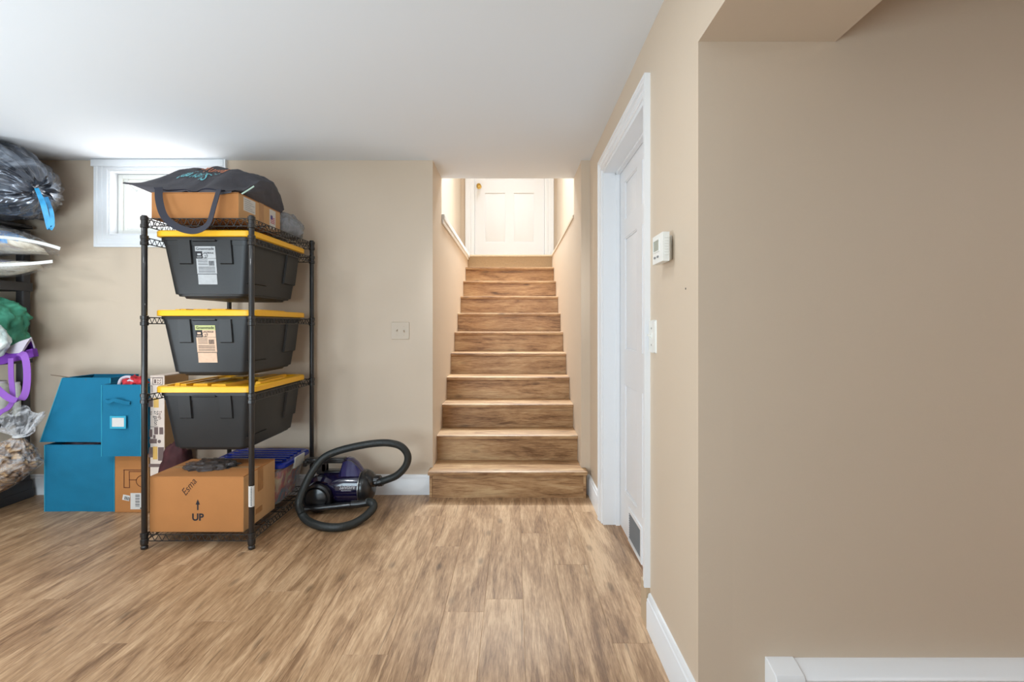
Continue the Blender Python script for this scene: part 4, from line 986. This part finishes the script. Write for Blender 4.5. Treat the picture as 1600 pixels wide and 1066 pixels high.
# green cloth bag and a clear bag in front
mb = MB(); blob(mb, (-3.30, 3.035, 1.115), (0.265, 0.115, 0.175), 0.10, 2.2, nu=110, nv=70, flat=0.9362, seed=4, e=3.2, fn=lambda q, d: q+Vector((0, -0.022, 0.006))*abs(math.sin(7*d.z+3*fbm((d.x*2, d.y*2, d.z*2), 1.2, 3)+4*d.x))**0.6)
tag(obj('cloth_bag', mb, M_GREEN, ang=80), 'crumpled green cloth bag on middle shelf behind the black post', 'bag')
mb = MB(); blob(mb, (-3.06, 2.85, 1.03), (0.125, 0.07, 0.105), 0.10, 3, flat=0.9362, seed=6)
tag(obj('plastic_bag', mb, crumple('milky_film', [(170, 190, 190), (205, 215, 210), (230, 235, 230)], 10, 0.3, 0.6), ang=60), 'milky clear plastic bag in front of green bag on middle shelf', 'plastic bag')

# purple and white tote hanging off the shelf with lilac straps
pt = thing('tote_bag', 'purple tote bag with white rim and lilac straps hanging from shelf', 'tote bag', (-3.2, 2.95, 0.85))
Yp = 2.93
def pq(px, py, Y=Yp): return P(px, py, Y)
rimt = [pq(-50, 548), pq(0, 542), pq(15, 541), pq(30, 534, 2.90), pq(48, 528, 2.88)]
rimb = [pq(-50, 560), pq(0, 551), pq(15, 552.5), pq(28, 552, 2.90), pq(33, 551, 2.88)]
mb = MB()
a_, b_ = ribpath(rimt, 24), ribpath(rimb, 24); n = min(len(a_), len(b_))
mb.loft([[a_[i], b_[i], b_[i]+Vector((0, 0.012, 0)), a_[i]+Vector((0, 0.012, 0))] for i in range(n)]); obj('white_rim', mb, M_FELT, pt)
mb = MB()                                           # purple body strip under the rim
c1 = ribpath([pq(-50, 559, 2.935), pq(0, 550, 2.935), pq(15, 551, 2.935), pq(33, 549, 2.905), pq(50, 545, 2.90)], 24); c2 = ribpath([pq(-50, 575, 2.945), pq(0, 570, 2.945), pq(15, 566, 2.945), pq(35, 562, 2.93), pq(53, 557, 2.92)], 24)
mb.loft([[c1[i], c2[i], c2[i]+Vector((0, 0.03, 0)), c1[i]+Vector((0, 0.03, 0))] for i in range(min(len(c1), len(c2)))]); obj('bag_body', mb, M_PURP, pt)
mb = MB()                                           # open end of the bag: purple mouth with white edge
edge = [pq(48, 528, 2.88), pq(52, 537, 2.92), pq(54.5, 548, 2.95), pq(53.5, 556, 2.96), pq(44, 560, 2.93), pq(34, 553, 2.90), pq(36, 546, 2.88), pq(42, 536, 2.87)]
cc = pq(43, 548, 2.99)
mb.add(edge+[cc], [(i, (i+1) % 8, 8) for i in range(8)]); obj('mouth', mb, M_PURP, pt, ang=10)
mb = MB(); mb.tube(ribpath(edge[:6]+[edge[5]], 30), 0.004, 6); obj('white_edge', mb, M_FELT, pt)
mb = MB(); pts = ribpath([pq(30, 552, 2.865), pq(38, 556, 2.85), pq(42, 575, 2.845), pq(42, 600, 2.84), pq(38, 618, 2.84), pq(28, 626, 2.84), pq(12, 621, 2.845), pq(-8, 604, 2.85), pq(-20, 590, 2.86)], 60)
mb.ribbon(pts, (0.030, 0.012, 0.012), 0.003); obj('strap', mb, M_PURPL, pt, ang=60)
mb = MB(); pts = ribpath([pq(17, 560, 2.89), pq(17.5, 590, 2.885), pq(20, 622, 2.88), pq(14, 636, 2.875), pq(0, 645, 2.87), pq(-15, 655, 2.87)], 30)
mb.ribbon(pts, (0.030, 0.0, 0.012), 0.003); obj('strap', mb, M_PURPL, pt, ang=60)
# jars on the shelf behind the straps
for i, (px_, py0, py1, r_, lab) in enumerate(((27, 600, 645, 0.021, 'clear plastic bottle behind the hanging lilac strap'), (4, 596, 645, 0.045, 'clear plastic jar at left edge behind the purple straps'))):
    y_ = 3.05; p = P(px_, 600, y_); zt_ = P(px_, py0, y_).z
    j = thing('plastic_jar', lab, 'jar', (-3.18, 3.09, 0.546))
    p0 = Vector((-3.165, 3.128, 0)) if i == 0 else Vector((-3.205, 3.06, 0))
    obj('jar_body', MB().lathe([(r_*0.9, 0.5465), (r_, 0.552), (r_, zt_-0.03), (r_*0.8, zt_-0.012)], p0, seg=20), mat('jar_plastic', (196, 196, 186), 0.25, var=0.15, vscale=30), j)
    obj('jar_lid', MB().lathe([(r_*0.82, zt_-0.012), (r_*0.82, zt_), (r_*0.7, zt_+0.003)], p0, seg=20), M_FELT, j)

# big clear bag stuffed with brown paper
nb = thing('clear_plastic_bag', 'knotted clear plastic bag stuffed with crumpled brown paper', 'plastic bag', (-3.1, 2.90, 0.117))
kn_ = P(30, 682, 2.86)
def sack(sc, amp):
    def f(u, v):
        a = 2*PI*u; b = v
        r = math.sin(PI*min(1, 0.02+b*0.97))**0.6*(0.30+0.70*(1-b)**0.55 if b > 0.5 else 0.30+0.70*(0.5)**0.55)
        cr = 0.06*math.sin(19*a+4*fbm((math.cos(a), math.sin(a), b*2), 1.5, 3))*b
        n_ = amp*fbm((math.cos(a)*1.3, math.sin(a)*1.3, b*2.5), 2.0, 5)
        c_ = Vector((-3.115, 2.90, 0)).lerp(Vector((kn_.x, kn_.y, 0)), b**1.6)
        z = 0.117+(kn_.z-0.117)*(b if b > 0.001 else 0)
        k = r*(1+cr+n_)*sc
        return Vector((c_.x+0.270*k*math.cos(a), c_.y+0.19*k*math.sin(a), max(0.1165, z+0.018*n_)))
    return f
mb = MB(); mb.grid(sack(0.93, 0.17), 120, 50, True); obj('paper_filling', mb, M_NEWS, nb, ang=70)
mb = MB(); mb.grid(sack(1.02, 0.10), 120, 40, True); obj('bag_film', mb, film('thin_film', (235, 235, 238), (0.03, 0.45)), nb, ang=70)
mb = MB()
def flare(u, v):
    a = 2*PI*u; r = 0.02+0.118*v**0.8*(1+0.18*math.sin(7*a)+0.12*math.sin(13*a+2))*(1-0.30*max(0, math.cos(a)))
    return Vector((kn_.x+r*math.cos(a)*1.0+0.02*v, kn_.y+r*math.sin(a)*0.55, kn_.z+0.10*v*(0.9+0.35*math.sin(3*a+1))+0.06*v*v*math.sin(a)))
mb.grid(flare, 100, 14, True); obj('bag_neck', mb, M_FILM, nb, ang=70)
mb = MB(); mb.tube([kn_+Vector((0.024*math.cos(k*PI/8), 0.022*math.sin(k*PI/8), 0)) for k in range(16)], 0.008, 6, closed=True); obj('knot', mb, mat('film_knot', (215, 215, 215), 0.3), nb)

# ---------------------------------------------------------------- canister vacuum
vc = thing('canister_vacuum', 'dark purple canister vacuum with coiled black hose beside the stairs', 'vacuum cleaner', (-1.06, 3.05, 0))
cy = 3.06; czv = 0.118
def X(px, Y=cy): return (px-803)*Y/F
mb = MB()
xs = [(496, 0.055), (500, 0.078), (508, 0.092), (520, 0.098), (540, 0.100), (560, 0.100), (566, 0.098)]
rings = []
for px_, r in xs:
    rings.append([Vector((X(px_), cy+0.088*r/0.1*math.copysign(abs(math.cos(a))**0.85, math.cos(a)), czv+0.004+r*0.98*math.copysign(abs(math.sin(a))**0.85, math.sin(a)))) for a in [2*PI*k/40 for k in range(40)]])
mb.loft(rings[::-1]); body = obj('canister', mb, M_PURV, vc, ang=50)
mb = MB(); mb.lathe([(0.098, X(565)), (0.106, X(567)), (0.108, X(570)), (0.103, X(575)), (0.090, X(580)), (0.060, X(584)), (0.03, X(586))], (0, cy, czv), (1, 0, 0), 40); obj('end_cover', mb, M_VBLK, vc, ang=40)
mb = MB(); mb.tube([(X(566.5), cy+0.106*math.cos(k*PI/20), czv+0.106*math.sin(k*PI/20)) for k in range(40)], 0.0025, 6, closed=True); obj('trim_ring', mb, M_NICK, vc)
# hose inlet cover tilted upward right
mb = MB(); ax = Vector((1, -0.1, 0.10)).normalized(); o_ = Vector((X(577), cy-0.01, 0.165)); mb.lathe([(0.060, -0.02), (0.066, 0.0), (0.060, 0.012), (0.048, 0.030), (0.030, 0.040), (0.028, 0.075), (0.022, 0.080)], o_-Vector((0, 0, 0.005)), ax, 28)
obj('hose_port', mb, M_VBLK, vc)
# bonnet (top duct)
mb = MB(); sec = []
for px_, zt_, hw in ((534, 0.222, 0.040), (538, 0.290, 0.042), (545, 0.305, 0.045), (552, 0.298, 0.045), (560, 0.272, 0.042), (566, 0.240, 0.036), (571, 0.212, 0.03)):
    x_ = X(px_); sec.append([Vector((x_, cy-0.06, 0.200)), Vector((x_, cy-hw*0.7, zt_-0.012)), Vector((x_, cy-hw*0.3, zt_)), Vector((x_, cy+hw*0.3, zt_)), Vector((x_, cy+hw*0.7, zt_-0.012)), Vector((x_, cy+0.06, 0.200))])
mb.loft([s_[::-1] for s_ in sec][::-1]); obj('bonnet', mb, M_PURT, vc, ang=30)
mb = MB()
for a, b in zip(sec[1:-1], sec[2:]): mb.tube([a[1], b[1]], 0.004, 6)
obj('bonnet_trim', mb, M_PURV, vc)
# handle
mb = MB(); mb.box(X(505), X(541), cy-0.022, cy+0.022, 0.268, 0.302); mb.box(X(503), X(512), cy-0.02, cy+0.02, 0.21, 0.27); mb.box(X(508), X(536), cy-0.03, cy+0.03, 0.205, 0.225); obj('carry_handle', mb, M_VBLK, vc, bevel=0.008)
# rear wheel and fender
wx, wy, wz = X(497, 2.96), 2.945, 0.088
for yy, s in ((wy, -1), (3.165, 1)):
    mb = MB(); mb.lathe([(0.060, -0.030*s), (0.083, -0.022*s), (0.086, 0), (0.083, 0.014*s), (0.070, 0.020*s), (0.066, 0.014*s), (0.060, 0.024*s), (0.03, 0.032*s), (0.005, 0.034*s)], (wx, yy, wz), (0, 1, 0), 36)
    obj('wheel', mb, M_VBLK, vc)
mb = MB(); rings = []
for k in range(19):
    a = math.radians(-10+k*9.5); c_ = math.cos(a); s_ = math.sin(a); r1, r2 = 0.092, 0.115
    rings.append([Vector((wx+r1*c_+0.004, 2.975, wz+r1*s_)), Vector((wx+r2*c_+0.004, 2.985, wz+r2*s_)), Vector((wx+r2*c_+0.004, 3.12, wz+r2*s_)), Vector((wx+r1*c_+0.004, 3.12, wz+r1*s_))])
mb.loft(rings); obj('fender', mb, M_PURV, vc)
mb = MB(); mb.box(X(490), X(560), cy-0.085, cy+0.085, 0.012, 0.045); obj('chassis', mb, M_VBLK, vc, bevel=0.010)
mb = MB(); mb.lathe([(0.012, -0.012), (0.018, -0.010), (0.018, 0.010), (0.012, 0.012)], (X(560), cy-0.03, 0.018), (0, 1, 0), 14); obj('caster', mb, M_VBLK, vc)
o = lettering('Sanitaire', 0.035, (X(530, 2.97), cy-0.0905, 0.132), (1, 0, 0.02), (0, 0, 1), M_SILV, vc, shear=0.25, sx=0.78)
lettering('PROFESSIONAL', 0.009, (X(533, 2.97), cy-0.0905, 0.120), (1, 0, 0.02), (0, 0, 1), M_SILV, vc, sx=1.0)
# hose
hp = [P(592, 753.5, 3.03), P(602, 750.5, 3.02), P(620, 743, 3.01), P(634, 728, 2.995), P(637, 712, 2.98), P(627, 698, 2.965), P(608, 692.5, 2.95), P(585, 693, 2.94), P(555, 698, 2.93), P(525, 706, 2.92), P(504, 717, 2.90), P(488, 737, 2.87), P(475, 762, 2.84), P(467, 785, 2.79), P(472, 804, 2.79), P(484, 816, 2.743), P(505, 823, 2.684), P(530, 824, 2.675), P(553, 818, 2.727), P(572, 806, 2.79), P(583, 794, 2.85), P(582, 786, 2.895), P(575, 784, 2.93)]
for p in hp[14:]: p.z = max(p.z, 0.024)
sp = ribpath(hp, 22*36)
mb = MB(); mb.tube(sp, lambda t_: 0.0218+0.0010*math.sin(t_*len(sp)*2.0944), 12); obj('hose', mb, M_HOSE, vc, ang=80)
mb = MB(); mb.tube([P(586, 755, 3.03), P(590, 754, 3.03), P(591, 754, 3.03), P(596, 752.5, 3.03)], lambda t_: 0.026 if t_ > 0.4 else 0.022, 16); mb.tube([P(594, 753, 3.03), P(597, 752, 3.03)], 0.029, 16); obj('hose_cuff', mb, M_VBLK, vc)
mb = MB(); mb.tube([P(466, 796.5, 2.90), P(500, 794, 2.905), P(530, 791, 2.91), P(548, 789, 2.915), P(549, 788.5, 2.915), P(560, 788, 2.92), P(577, 785, 2.93)], lambda t_: 0.0165 if t_ < 0.6 else 0.022, 16)
obj('wand', mb, M_VBLK, vc)
mb = MB(); mb.box(X(479), X(500), cy-0.03, cy+0.03, 0.272, 0.298); mb.box(X(478), X(484), cy-0.05, cy+0.05, 0.255, 0.290)
mb.box(X(496), X(512), cy-0.02, cy+0.02, 0.20, 0.29)
obj('floor_tool', mb, M_VBLK, vc, bevel=0.006)
